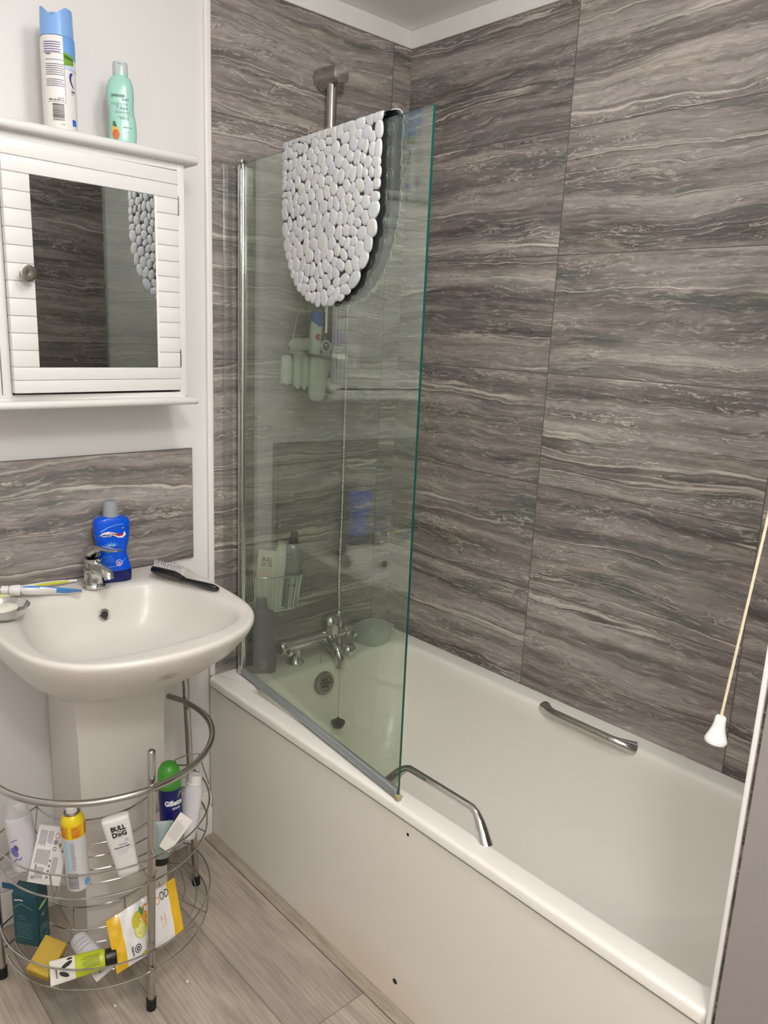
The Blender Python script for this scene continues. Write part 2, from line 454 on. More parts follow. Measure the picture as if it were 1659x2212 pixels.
# ================================================================== THE BATH
RIM = .5105
bath = thing('bathtub', 'white built in bathtub along the tiled wall', 'bathtub', (-.345, -.74, 0))
BI = Matrix.Translation((.345, .74, 0))
def rrect(x0, x1, y0, y1, r, z, n=10):
    pts = []
    for cx, cy, a in ((x1-r, y1-r, 0), (x0+r, y1-r, 90), (x0+r, y0+r, 180), (x1-r, y0+r, 270)):
        for i in range(n): t = rad(a+90*i/(n-1)); pts.append((cx+r*cos(t), cy+r*sin(t), z))
    return pts
b = MB()
O = lambda ins, z, r=.02: rrect(-.692+ins, -.001-ins*.0, -1.4795+ins*.0, -.001, r, z)
def out(ins, z, r): return rrect(-.692+ins, -.0012, -1.479, -.0012, r, z)
rings = [out(.012, .483, .010), out(.004, .4835, .012), out(0, .487, .014), out(0, .503, .014), out(.002, .5075, .014), out(.006, .510, .014), out(.012, RIM, .016)]
def I(dx, dt, de, z, r): return rrect(-.642+dx, -.052-dx, -1.472+de, -.125-dt, r, z, 14)
rings = [rrect(-.692+a, -.0012, -1.479, -.0012, r_, z, 14) for a, z, r_ in ((.012, .483, .010), (.004, .4835, .012), (0, .487, .014), (0, .503, .014), (.002, .5075, .014), (.006, .510, .014), (.012, RIM, .016))]
rings += [I(-.004, -.004, -.002, RIM, .03), I(.002, .003, .002, .5092, .032), I(.007, .008, .005, .505, .035), I(.0115, .012, .008, .4965, .038)]
for i_ in range(1, 19):
    f_ = rad(90*i_/18); c_, s_ = 1-cos(f_), sin(f_)
    rings.append(I(.0125+.215*c_**1.15, .013+.13*c_, .012+.46*c_, .4965-.355*s_, .038+.05*s_-.045*c_**3))
b.loft(rings, cap0=False, cap1=True)
tub = b.xf(Matrix.Translation((.345, .74, 0))).build('tub', bath, M_BATH)
def bchild(mb, name, m=None, label=None): return mb.xf(Matrix.Translation((.345, .74, 0))).build(name, bath, m, label)
# side panel with its two screw holes
mp_ = bpy.data.materials.new('bath_panel_board_stained'); mp_.use_nodes = True; k = NT(mp_)
g = k.new('ShaderNodeNewGeometry'); sx = k.new('ShaderNodeSeparateXYZ'); k.link(g.outputs['Position'], sx.inputs[0])
def spot(y0, z0, ry, rz):
    a = k.math('DIVIDE', k.math('SUBTRACT', sx.outputs[1], y0), ry); c = k.math('DIVIDE', k.math('SUBTRACT', sx.outputs[2], z0), rz)
    return k.math('ADD', k.math('MULTIPLY', a, a), k.math('MULTIPLY', c, c))
col = k.mix(k.ramp(spot(-.72, .03, .30, .10), [(0., G(.45)), (1., G(0))]), rgb(236, 231, 219), rgb(232, 208, 184))
hole = k.math('MAXIMUM', k.math('LESS_THAN', spot(-.810, .068, .0068, .0068), 1.), k.math('LESS_THAN', spot(-.825, .453, .004, .004), 1.))
col = k.mix(hole, col, rgb(14, 12, 10))
k.link(col, k.b.inputs['Base Color']); k.b.inputs['Roughness'].default_value = .42
p = MB(); p.box(-.686, -.670, -1.478, -.002, .002, .478); bchild(p, 'side_panel', mp_)
p = MB(); p.box(-.683, -.672, -1.478, -.002, .476, .4832); bchild(p, 'shadow_gap', M_RUBBER)  # solid black strip, paints in the shade between bath lip and panel
# overflow and grab handles
def grab(name, xe, y0, y1, tilt, inward, fat):
    m = MB(); pts = []
    N = 22
    for i in range(N+1):
        t = i/N; y = y0+(y1-y0)*t
        e = min(t, 1-t)*(y1-y0)*-1; h = min(1, e/.055); s_ = sin(h*PI/2)
        pts.append(Vector((xe+inward*s_*tilt[0], y, RIM-.008+s_*tilt[1])))
    rr = [fat+.008*max(0, 1-min(i, N-i)/3.5)**1.3 for i in range(N+1)]
    m.tube(pts, rr, 12)
    return bchild(m, name, M_CHROME)
grab('grab_handle', -.640, -.712, -.998, (.012, .056), 1, .0076)
grab('grab_handle', -.052, -.712, -.985, (.030, .014), -1, .0105)
# overflow grille on the tap end wall
ov = MB(); R = Matrix.Rotation(rad(81), 4, 'X')
ov.lathe([(.0, .0), (.036, .0), (.036, .004), (.032, .009), (.024, .010), (.021, .006), (.0, .006)], n=32, mtx=R)
for v in range(1): pass
ov.v = [(x-.380, y-.1415, z+.455) for x, y, z in ov.v]
ovo = bchild(ov, 'overflow', M_STEEL)
dt = MB()
for i in range(7):
    a = 2*PI*i/6; r_ = 0 if i == 6 else .0125
    dt.lathe([(0, .0), (.0040, .0), (.0040, .0125), (0, .0125)], c=(0, 0, 0), n=12, mtx=R @ Matrix.Translation((r_*cos(a), r_*sin(a), 0)))
dt.v = [(x-.380+.345, y-.1415+.74, z+.455) for x, y, z in dt.v]
dt.build('overflow_hole', ovo, M_RUBBER)

# plug hanging on its chain over the mixer
plug = thing('bath_plug', 'small black bath plug hanging on a bead chain below the bath mixer', 'plug', (-.358, -.188, .323))
pm = MB(); pm.lathe([(0, 0), (.0155, 0), (.019, .006), (.0215, .013), (.0215, .016), (.018, .017), (.006, .018), (.004, .030), (0, .031)], n=28); pm.build('stopper', plug, M_RUBBER)
def chain(name, pts, parent, r=.0013, step=.0042):
    m = MB()
    for a, c in zip(pts, pts[1:]):
        a, c = Vector(a), Vector(c); n = max(1, int((c-a).length/step))
        for i in range(n): m.ell(a.lerp(c, (i+.5)/n), r*1.25, r*1.25, r*1.25, 6, 4)
        m.tube([a, c], r*.45, 5)
    return m.build(name, parent, M_CHROME)
chain('bead_chain', [(0, 0, .030), (.034, .038, .173), (.026, .090, .232)], plug)
chain('bead_chain', [(.026, .090, .232), (-.012, .080, .205), (-.022, .050, .165)], plug)

# ---- bath shower mixer
mx_ = thing('bath_mixer_tap', 'chrome bath shower mixer standing on the end rim of the bath', 'tap', (-.36, -.075, RIM))
m = MB()
for x in (-.078, .075):
    m.lathe([(0, .0), (.026, 0), (.027, .005), (.022, .010), (.018, .016), (.017, .05), (0, .05)], c=(x, 0, 0))
m.tube([(-.100, 0, .062), (-.075, 0, .062), (.06, 0, .062), (.105, 0, .062)], [.018, .0205, .0205, .018], 20)
m.build('mixer_body', mx_, M_CHROME)
m = MB(); m.lathe([(0, 0), (.027, 0), (.029, .02), (.029, .048), (.024, .062), (.012, .070), (0, .071)], c=(.052, 0, .06)); m.build('diverter', mx_, M_CHROME)
m = MB(); m.lathe([(0, 0), (.012, 0), (.012, .05), (.009, .056), (0, .057)], c=(.090, .004, .075)); m.build('hose_outlet', mx_, M_CHROME)
m = MB(); m.tube([(.035, -.005, .05), (.034, -.035, .045), (.033, -.062, .036), (.031, -.078, .014), (.031, -.080, -.014)], [.021, .020, .018, .016, .013], 18); m.build('spout', mx_, M_CHROME)
for x, s_, lab in ((-.098, -1, None), (.105, 1, None)):
    m = MB(); R = Matrix.Rotation(s_*PI/2, 4, 'Y')
    m.lathe([(0, 0), (.020, 0), (.023, .012), (.024, .030), (.019, .040), (0, .041)], n=20, mtx=R, c=(x, 0, .062))
    m.tube([(x+s_*.02, 0, .062), (x+s_*.022, -.035, .052)], [.011, .008], 12)
    m.build('handle', mx_, M_CHROME)
m = MB(); m.ell((.078, -.058, .024), .025, .025, .023, 20, 12); m.build('thermostat_knob', mx_, M_CHROME)

# ---- riser rail with hose
rail = thing('shower_rail', 'chrome shower riser rail fixed to the tiled end wall', 'shower rail', (-.335, 0, 1.45))
m = MB(); m.tube([(0, -.052, 0), (0, -.052, .70)], .0135, 20); m.build('pole', rail, M_CHROME2)
m = MB(); R = Matrix.Rotation(PI/2, 4, 'X')
m.lathe([(0, 0), (.030, 0), (.028, .03), (.0245, .078), (.0245, .086), (.022, .089), (0, .090)], n=32, mtx=R, c=(.004, 0, .700)); m.build('wall_bracket', rail, M_CHROME2)
m = MB(); m.lathe([(0, 0), (.020, 0), (.019, .060), (.016, .066), (0, .067)], n=28, mtx=R, c=(0, 0, .02)); m.build('wall_bracket', rail, M_CHROME2)
hose = MB(); pts = []; rs = []
A = [Vector(a) for a in ((-.270, -.071, .641), (-.267, -.062, .75), (-.258, -.055, .95), (-.256, -.052, 1.2), (-.258, -.052, 1.45), (-.262, -.05, 1.60), (-.30, -.05, 1.70))]
for i in range(len(A)-1):
    p0, p1, p2, p3 = A[max(i-1, 0)], A[i], A[i+1], A[min(i+2, len(A)-1)]
    n = int((p2-p1).length/.0022)
    for j in range(n):
        t = j/n; q = .5*((2*p1)+(-p0+p2)*t+(2*p0-5*p1+4*p2-p3)*t*t+(-p0+3*p1-3*p2+p3)*t**3)
        pts.append(q); rs.append(.0066 if len(pts) % 3 else .0052)
hose.tube(pts, rs, 9)
tag(hose.build('shower_hose', None, M_CHROME2), 'ribbed metal shower hose running down from the rail to the mixer', 'hose')

# ================================================================== GLASS BATH SCREEN
GA = Vector((-.6085, -.040, 0)); GD = Vector((-.0952, -.99546, 0)).normalized(); GN = Vector((.99546, -.0952, 0))
GL = .748; GZ0, GZ1 = .527, 1.888
scr = thing('bath_screen', 'frameless glass bath screen hinged beside the white wall edge', 'shower screen', GA + Vector((0, 0, GZ0)))
SM = Matrix((GD, GN, Vector((0, 0, 1)))).transposed().to_4x4()   # local x along the pane, y into the bath
scr.matrix_world = Matrix.Translation(GA+Vector((0, 0, GZ0))) @ SM
hh = GZ1-GZ0
gm = MB(); T = .0028
gm.use(M_GLASS)
gm.add([(0.01, -T, 0), (GL, -T, 0), (GL, -T, hh), (0.01, -T, hh)], [(0, 1, 2, 3)], False)
gm.add([(0.01, T, 0), (GL, T, 0), (GL, T, hh), (0.01, T, hh)], [(3, 2, 1, 0)], False)
gm.use(M_EDGE)
gm.add([(GL, -T, 0), (GL, T, 0), (GL, T, hh), (GL, -T, hh)], [(0, 1, 2, 3)], False)
gm.add([(.01, -T, hh), (GL, -T, hh), (GL, T, hh), (.01, T, hh)], [(0, 1, 2, 3)], False)
gm.add([(.01, -T, 0), (GL, -T, 0), (GL, T, 0), (.01, T, 0)], [(3, 2, 1, 0)], False)
gm.build('glass_pane', scr, autosharp=False)
hm = MB(); hm.tube([(0, 0, -.012), (0, 0, hh+.004)], .0078, 18); hm.rbox(.004, .020, -.006, .006, 0, hh, .002); hm.build('hinge_profile', scr, M_CHROME)
hm = MB(); hm.rbox(-.010, .022, -.010, .010, hh-.001, hh+.010, .003); hm.build('end_cap', scr, M_CHROME)
hm = MB(); hm.rbox(-.038, -.008, -.003, .003, 0, hh, .001)
hm.v = [(x, y+.0, z) for x, y, z in hm.v]
M_SEAL = thin_glass('clear_seal', (242, 244, 242), f0=.05, rough=.1, haze=.03)
wallstrip = MB(); wallstrip.box(-.645, -.617, -.014, -.012, GZ0, GZ1)
ws = wallstrip.build('wall_profile', None, M_SEAL); ws.parent = scr; ws.matrix_parent_inverse = scr.matrix_world.inverted()
sl = MB()
sl.rbox(.012, GL-.004, -.0055, .0055, -.011, .010, .002)
sl.loft([[(x, .004, -.006), (x, .014, -.0145), (x, .016, -.0135), (x, .006, -.003)] for x in (.012, GL-.004)])
M_SEAL2 = mat('bottom_seal', (165, 170, 172), .25, trans=.25)
sl.build('bottom_seal', scr, M_SEAL2)
sl = MB(); sl.rbox(GL-.008, GL+.004, -.006, .006, -.015, -.002, .002); sl.build('seal_end', scr, mat('yellowed_plastic', (176, 164, 112), .35))

# ================================================================== PEBBLE BATH MAT over the screen
M_PEB = [mat('pebble_pale', (188, 189, 188), .38, spec=.6), mat('pebble_cool', (180, 181, 183), .38, spec=.6), mat('pebble_warm', (186, 185, 181), .4, spec=.6)]
for m_ in M_PEB:
    k = NT(m_); tc = k.new('ShaderNodeTexCoord'); mp2 = k.new('ShaderNodeMapping'); mp2.inputs['Scale'].default_value = (60, 60, 420)
    k.link(tc.outputs['Object'], mp2.inputs[0]); k.bump(k.noise(mp2.outputs[0], 1, 3, .6), .55, .0018)
M_MATBACK = mat('mat_backing', (30, 30, 32), .45)
pmat = thing('pebble_bath_mat', 'silver grey pebble bath mat hung over the glass screen', 'bath mat')
pmat.matrix_world = scr.matrix_world.copy()
MC, MA = .421, .185; MZ = hh+.006
def halfw(h, L=.345, cr=.215):      # h down from the fold
    if h <= L-cr: return 1.
    t = (h-(L-cr))/cr; return max(0, 1-t**2.1)**(1/2.1) if t < 1 else 0
def side_pt(s_, h, out_, side, shift):
    # side -1: towards the room, +1: inside the bath
    return (s_+shift, side*(.0075+out_+(.006+.02*h if side > 0 else .004*h)), MZ-h)
def sheet(side, shift, th=.002, L=.345):
    m = MB(); nx, nz = 28, 26; rows = []
    for lay in (0, 1):
        for j in range(nz+1):
            h = L*min(.999, j/nz); hw = MA*halfw(h, L)
            rows.append([side_pt(MC+hw*(2*i/nx-1), h, lay*th, side, shift) for i in range(nx+1)])
    n = nx+1; vs = [p for r in rows for p in r]; fs = []; o = (nz+1)*n
    for j in range(nz):
        for i in range(nx):
            a = j*n+i; fs.append((a, a+1, a+n+1, a+n)); fs.append((o+a+n, o+a+n+1, o+a+1, o+a))
        fs.append((j*n, (j+1)*n, o+(j+1)*n, o+j*n)); fs.append((j*n+nx, o+j*n+nx, o+(j+1)*n+nx, (j+1)*n+nx))
    m.add(vs, fs); return m
s1 = sheet(-1, 0); s2 = sheet(1, .028)
s1.add(s2.v, s2.f)
# fold over the top edge
rows = []
for lay in (0, .002):
    for a in range(9):
        t = PI*a/8; r_ = .0080+lay
        rows.append([(MC+MA*(2*i/20-1)+.028*a/8, -r_*cos(t), MZ-.0005+(r_)*.75*sin(t)) for i in range(21)])
s1.loft(rows[:9], False, False, closed=False); s1.loft(rows[9:], False, False, closed=False)
s1.build('backing', pmat, M_MATBACK)
import numpy as np
def pebbles(side, shift, seed, name, L=.350, n_=205):
    rg = np.random.RandomState(seed)
    inside = lambda x, h: (h < L) and abs(x-MC) <= (MA+.003)*halfw(max(h, 0), L, .215)
    S = []
    while len(S) < 9000:
        x, h = MC+rg.uniform(-1, 1)*(MA+.003), rg.uniform(-.011, L)
        if inside(x, h): S.append((x, h))
    S = np.array(S); C = S[rg.choice(len(S), n_, replace=False)].copy(); W = rg.uniform(-1, 1, n_)*.00006
    for it in range(7):
        D = ((S[:, None, :]-C[None])**2).sum(2)-W[None]; A_ = D.argmin(1)
        if it < 6:
            for q in range(n_):
                if (A_ == q).sum() > 3: C[q] = S[A_ == q].mean(0)
    m = MB(); rnd = random.Random(seed)
    for q in range(n_):
        P = S[A_ == q]
        if len(P) < 8: continue
        cx, ch = P.mean(0); ev, U = np.linalg.eigh(np.cov((P-P.mean(0)).T)); ax = 2*np.sqrt(ev)*1.0
        m.use(rnd.choice(M_PEB)); n = 22
        rings = []
        for rr, hh_ in [(1.0, 0), (1.005, .0015), (.975, .0028), (.90, .0036), (.70, .0042), (.35, .0045)]:
            ring = []
            for j in range(n):
                t = 2*PI*j/n; e_ = U @ np.array([ax[0]*rr*math.copysign(abs(cos(t))**.88, cos(t)), ax[1]*rr*math.copysign(abs(sin(t))**.88, sin(t))])
                X, H_ = cx+e_[0], ch+e_[1]
                if H_ >= 0: ring.append(side_pt(X, H_, .0018+hh_, side, shift))
                else:
                    r_ = .0098+hh_; t2 = min(PI*.75, -H_/.009)
                    ring.append((X+shift, side*r_*cos(t2), MZ+r_*.75*sin(t2)))
            rings.append(ring)
        if (U[0, 0]*U[1, 1]-U[0, 1]*U[1, 0] < 0) ^ (side < 0): rings = [r_[::-1] for r_ in rings]
        m.loft(rings, cap0=False, cap1=True)
    return m.build(name, pmat)
pebbles(-1, 0, 3, 'pebble_surface'); pebbles(1, .028, 5, 'pebble_surface')
m = MB(); rnd = random.Random(4); x = MC-MA+.010
while x < MC+MA-.004:
    a = rnd.uniform(.010, .014); m.use(rnd.choice(M_PEB)); m.ell((x+a, 0, MZ+.0062), a, .0085, .0036, 14, 8); x += 2*a
m.build('fold_pebble_row', pmat)
m = MB()
for i in range(6):
    for j in range(8):
        h = .022+j*.040; xx = MC+MA*(-.86+i*.344)
        if abs(xx-MC) > MA*halfw(h, .345)-.006: continue
        px, py, pz = side_pt(xx, h, 0, 1, .028)
        ring = [(px+.0098*cos(2*PI*t/18), py-.0035, pz+.0098*sin(2*PI*t/18)) for t in range(18)]
        m.tube(ring, .0018, 6, closed=True)
        m.lathe([(0, 0), (.0065, 0), (.005, .003), (0, .003)], n=12, mtx=Matrix.Rotation(PI/2, 4, 'X'), c=(px, py, pz))
m.build('suction_cup', pmat, mat('cup_plastic', (104, 106, 110), .2)); pmat.children[-1]['kind'] = 'stuff'

# ================================================================== MIRROR CABINET
cab = thing('mirror_cabinet', 'white wall cabinet with a mirror door and grooved boards', 'cabinet', (-1.03, 0, 1.31))
CI = Matrix.Translation((1.03, 0, -1.31))
def cchild(mb, name, par=None, m=None): return mb.xf(CI).build(name, par or cab, m)
FY = -.150
m = MB()
m.rbox(-.842, -.825, FY, .008, 1.330, 1.842, .0015)
m.rbox(-1.236, -1.218, FY, .008, 1.330, 1.842, .0015)
m.rbox(-1.262, -1.238, FY, .008, 1.330, 1.842, .0015)
m.box(-1.262, -.842, -.004, .008, 1.33, 1.842)
m.box(-1.262, -.83, FY+.001, .008, 1.825, 1.846); m.box(-1.262, -.83, FY+.001, .008, 1.325, 1.336)
cchild(m, 'cabinet_body', m=M_CAB)
def nosing(z, r, x1, y1):
    q = MB(); N = 10
    prof = [(0, -r)]+[(sin(PI*i/N)*r*1.0, -r*cos(PI*i/N)) for i in range(1, N)]+[(0, r)]
    def ring(x, sh): return [(x, .008, z-r)]+[(x, y1-a+sh, z+b_) for a, b_ in prof]+[(x, .008, z+r)]
    rings = [ring(-1.28, 0), ring(x1-r*.6, 0), ring(x1-r*.15, r*.3), ring(x1, r*.9)]
    q.loft(rings); return q
cchild(nosing(1.8495, .0095, -.800, -.166), 'top_board', m=M_CAB)
cchild(nosing(1.3165, .0085, -.806, -.166), 'bottom_board', m=M_CAB)
# door, hinged on its right side and standing ajar
DW = .3775
DZ0, DZ1 = 1.3405, 1.8235
door = bpy.data.objects.new('door', None); COL.objects.link(door); door.parent = cab
AJ = rad(2.7)
door.matrix_local = CI @ Matrix.Translation((-.8425, FY, 0)) @ Matrix.Rotation(AJ, 4, 'Z')
m = MB(); ZM0, ZM1 = 1.3935, 1.7640; XM0, XM1 = -DW+.052, -.0535
gp = .0013
def board(x0, x1, z0, z1): m.rbox(x0, x1, -.0030, .012, z0+gp/2, z1-gp/2, .0012)
board(-DW, 0, DZ0, (DZ0+ZM0)/2); board(-DW, 0, (DZ0+ZM0)/2, ZM0)
board(-DW, 0, ZM1, (DZ1+ZM1)/2); board(-DW, 0, (DZ1+ZM1)/2, DZ1)
NB = 11
for i in range(NB):
    z0 = ZM0+(ZM1-ZM0)*i/NB; z1 = ZM0+(ZM1-ZM0)*(i+1)/NB
    board(-DW, XM0, z0, z1); board(XM1, 0, z0, z1)
m.box(-DW+.001, -.001, .0, .010, DZ0+.001, DZ1-.001)
m.build('door_boards', door, M_CAB)
MB().box(XM0, XM1-.004, -.0022, -.0006, ZM0, ZM1).build('mirror', door, M_MIRROR)
m = MB(); m.box(XM1-.0045, XM1, -.0035, -.0002, ZM0, ZM1); m.build('mirror_bead', door, M_TRIM)
m = MB(); R = Matrix.Rotation(PI/2, 4, 'X')
m.lathe([(0, 0), (.008, 0), (.0065, .006), (.006, .014), (.011, .019), (.0155, .024), (.016, .0275), (.013, .0285), (0, .0262)], n=32, mtx=R, c=(-DW+.030, -.003, 1.577)); m.build('knob', door, M_STEEL)
for z in (1.75, 1.415):
    m = MB(); m.rbox(-.0015, .0012, -.0045, .004, z-.02, z+.02, .0006); m.build('hinge', door, M_STEEL)

# ---- air freshener can and body lotion on the cabinet
def lathe_bottle(prof, n=36): return MB().lathe(prof, n=n)
CT = 1.859
can = thing('air_freshener_can', 'tall white and blue air freshener spray can on the cabinet', 'spray can', (-1.073, -.094, CT), rad(0))
R_ = .0325
lathe_bottle([(0, 0), (.029, 0), (R_-.001, .003), (R_, .006), (R_, .165), (.0318, .177), (.0314, .180), (0, .180)]).build('can_body', can, M_WPL)
# blue cap with the V shaped notch cut out of the front
m = MB(); n = 48; cap_r = .0318
def cap_top(t):
    # t: angle; deep V towards the room
    d = abs((t+PI/2+.62+PI) % (2*PI)-PI)
    return .233-.019*max(0, 1-d/.85) if d < .85 else .233-.004*max(0, 1-abs(d-PI)/.9)
rings = []
for fr in (0, .5, 1.):
    rings.append([((cap_r-.0015*fr)*cos(2*PI*j/n), (cap_r-.0015*fr)*sin(2*PI*j/n), .181+(cap_top(2*PI*j/n)-.181)*fr) for j in range(n)])
for fr in (1., .3): rings.append([(cap_r*.84*cos(2*PI*j/n), cap_r*.84*sin(2*PI*j/n), .205+(cap_top(2*PI*j/n)-.205)*fr) for j in range(n)])
m.loft(rings, True, True)
m.lathe([(0, .205), (.017, .205), (.016, .223), (.014, .226), (0, .227)], n=20)
m.build('cap', can, mat('cap_blue', (128, 170, 224), .3))
d = Decal(); D_B = ink('blue', (110, 160, 222)); D_G = ink('green', (112, 160, 50)); D_DG = ink('darkgreen', (54, 96, 40)); D_NV = ink('navy', (50, 48, 150)); D_TX = ink('textgrey', (118, 112, 128)); D_K = ink('softblack', (60, 56, 60))
D_MB = ink('midblue', (44, 104, 200))
# angles on the can are measured from the room facing side (u = 0)
ub = .006
d.rect(D_B, ub, .06, .142, .180, .0005, 20, 3)
for i_ in range(8):
    a_, b_ = ub+i_*.0028, ub+(i_+1)*.0028; T_ = lambda u: (u-ub)/.0224
    d.poly(D_G, [(a_, .152-.006*T_(a_)), (b_, .152-.006*T_(b_)), (b_, .128+.003*T_(b_)), (a_, .128+.003*T_(a_))], .0008); d.poly(D_DG, [(a_, .147-.006*T_(a_)), (b_, .147-.006*T_(b_)), (b_, .138), (a_, .144-.004*T_(a_))], .0010)
d.rect(ink('paleblue', (190, 208, 232)), ub, .06, .121, .1275, .0005, 20, 1)
d.strip(D_NV, [(.0235, .116), (.0190, .112), (.0180, .104), (.0205, .096), (.027, .089)], [.004, .005, .004, .003, .002], .0009)
d.rect(D_TX, .020, .030, .080, .084); d.rect(D_TX, .020, .026, .076, .0768)
d.rect(D_MB, .0195, .030, .018, .030, .0009, 4, 2)
for z, n_ in ((.168, 3), (.155, 2)):
    d.lines(D_NV if 0 else ink('violetgrey', (120, 112, 160)), -.033, .002, z, n_, .0042, .0018, jag=.1)
d.rect(D_TX, -.034, .007, .1475, .1481); d.rect(D_K, -.029, -.018, .1446, .1462)
d.lines(D_TX, -.030, .006, .136, 1, .004, .0011, jag=.05)
d.lines(D_TX, -.030, .006, .128, 6, .0038, .0014, jag=.12); d.lines(D_TX, -.030, .006, .100, 4, .0038, .0014, jag=.12)
d.rect(D_TX, .0066, .0072, .058, .1475, nx=1, ny=8); d.rect(D_TX, -.028, .0072, .0578, .0584)
d.text(D_K, '300 ml e', -.026, .0605, .0052, .02); d.rect(D_K, -.008, .003, .0605, .0612); d.rect(D_K, -.008, .003, .0655, .0662); d.rect(D_K, -.008, -.0074, .0605, .0662, nx=1); d.rect(D_K, .0024, .003, .0605, .0662, nx=1); d.text(D_K, '4813', -.0065, .0622, .0034)
rnd = random.Random(2); z = .024
while z < .0535:
    t_ = rnd.choice([.0006, .001, .0016]); d.rect(D_K, -.019, .003, z, z+t_, .0007, 6, 1); z += t_+rnd.choice([.0007, .0012])
d.rect(D_TX, -.004, .004, .0165, .0175)
d.build(can, on_cyl(R_, -PI/2-.22))

lo = thing('body_lotion_bottle', 'curvy mint green body lotion bottle on the cabinet top', 'bottle', (-.941, -.092, CT), rad(-24))
lt = [(0, .024, .016), (.004, .0265, .018), (.02, .0285, .0195), (.05, .0285, .0195), (.075, .0265, .019), (.10, .0285, .0195), (.122, .027, .019), (.137, .0215, .0165), (.142, .0158, .0145), (.146, .0152, .0145)]
lt = smooth_prof(lt)
rings = []
for z, a, c in lt:
    sh = .0020*sin(z/.146*PI*2.1)
    rings.append(se(a, c, z, 2.5, 40, cx=sh))
M_MINT = mat('mint_plastic', (158, 205, 190), .22, sub=.1)
MB().loft(rings).build('bottle_body', lo, M_MINT)
m = MB(); m.loft([se(.0158, .0148, .146, 2.2, 32), se(.0155, .0146, .164, 2.2, 32), se(.0145, .0138, .170, 2.2, 32), se(.006, .006, .1705, 2.2, 32)]); m.rbox(-.004, .004, -.018, -.012, .164, .1665, .0008)
m.build('cap', lo, mat('clear_grey_cap', (188, 198, 196), .2))
d = Decal(); DGN = ink('darkteal', (60, 82, 84)); DLG = ink('sage', (118, 165, 140))
d.disc(ink('olive', (130, 160, 60)), -.0205, .101, .0040, .0062, .0008)
d.text(DGN, 'GARNIER', -.0225, .0985, .0076, .02, sx=.98, e=.0011); d.text(DGN, 'BODY', .0015, .0925, .0052, .02)
d.text(DLG, 'intensive', -.0225, .0825, .0110, 0, sx=.92); d.text(DGN, '7 days', -.0105, .0745, .0100, 0, sx=.92)
d.text(ink('steelblue', (110, 130, 150)), 'NOURISHING', -.0125, .0675, .0050, .01, sx=.95); d.text(ink('gold', (176, 180, 130)), 'LOTION', .0030, .0625, .0050, .01)
d.text(DGN, 'HYDRATES SKIN', -.0060, .0582, .0028, .02); d.text(DGN, 'UP TO 7 DAYS', -.0030, .0548, .0028, .02)
d.text(DGN, 'MANGO OIL', .0030, .0385, .0030, .03)
d.text(ink('gold', (176, 180, 130)), 'DRY SKIN', .0040, .0290, .0030)
d.disc(ink('mangoyellow', (214, 178, 84)), -.0135, .030, .0078, .0125, .0008, rot=.12); d.disc(ink('mangored', (203, 106, 58)), -.0125, .0245, .0070, .0100, .0011, rot=.12)
d.poly(ink('leaf', (74, 108, 92)), [(-.0190, .0415), (-.0178, .0500), (-.0145, .0510), (-.0105, .0405), (-.0130, .0385), (-.0160, .0400)], .0012)
d.rect(ink('orange', (214, 160, 62)), -.017, .0085, .0045, .0085, .0009); d.text(M_WINK, 'VERY DRY SKIN', -.008, .0054, .0024, e=.0013)
d.build(lo, on_se([(z, a, c) for z, a, c in lt], 2.5))

# ================================================================== WASH BASIN
SX = -1.0545; SZ = .872
basin = thing('wash_basin', 'white ceramic wash basin on a full pedestal', 'basin', (SX, -.28, 0))
BIN = Matrix.Translation((-SX, .28, 0))
def polar(curve, cx, cy, n=144):
    out_ = []
    for i in range(n):
        a = 2*PI*i/n; dx, dy = cos(a), sin(a); best = None
        for (x1, y1), (x2, y2) in zip(curve, curve[1:]+curve[:1]):
            ex, ey = x2-x1, y2-y1; det = dx*(-ey)+ex*dy
            if abs(det) < 1e-12: continue
            rx, ry = x1-cx, y1-cy
            t = (rx*(-ey)+ex*ry)/det; s_ = (dx*ry-dy*rx)/det
            if t > 0 and -1e-6 <= s_ <= 1+1e-6: best = t if best is None else max(best, t)
        out_.append(best)
    return out_
def smooth_closed(P, per=5):
    o = []; n = len(P)
    for i in range(n):
        p0, p1, p2, p3 = P[i-1], P[i], P[(i+1) % n], P[(i+2) % n]
        for k_ in range(per):
            t = k_/per; o.append(tuple(.5*((2*b_)+(-a+c)*t+(2*a-5*b_+4*c-d_)*t*t+(-a+3*b_-3*c+d_)*t**3) for a, b_, c, d_ in zip(p0, p1, p2, p3)))
    return o
oh = [(.262, .006), (.266, -.10), (.264, -.22), (.258, -.33), (.246, -.40), (.222, -.455), (.180, -.503), (.12, -.535), (.06, -.552)]
outer = [(-x, y) for x, y in oh] + [(0, -.557)] + [(x, y) for x, y in reversed(oh)]
outer_c = [(-.264, .006)]+smooth_prof([(-.266, -.05)]+outer[1:-1]+[(.266, -.05)], 5)+[(.264, .006)]
ih = [(.085, -.098), (.148, -.112), (.190, -.165), (.209, -.25), (.216, -.335), (.207, -.405), (.176, -.455), (.11, -.482)]
inner_c = smooth_closed([(-x, y) for x, y in ih]+[(0, -.490)]+[(x, y) for x, y in reversed(ih)]+[(0, -.100)], 5)
CX, CY = 0, -.28
PO = polar(outer_c, CX, CY); PI_ = polar(inner_c, CX, CY); NN = len(PO)
def ring_r(f, z, yc=None):
    o = []
    for i in range(NN):
        a = 2*PI*i/NN; r_ = f(i); zz = z(i) if callable(z) else z
        o.append((r_*cos(a), r_*sin(a)+ (0 if yc is None else yc), zz))
    return o
m = MB(); rings = []
def hull(s_, z, sy=0):
    # shrinks toward the pedestal, staying against the wall at the back
    o = []
    for i in range(NN):
        a = 2*PI*i/NN; x = PO[i]*cos(a)*s_; y = PO[i]*sin(a)
        y = (y-.286)*(s_*.94+.06)+.286 if True else y
        o.append((x, y, z))
    return o
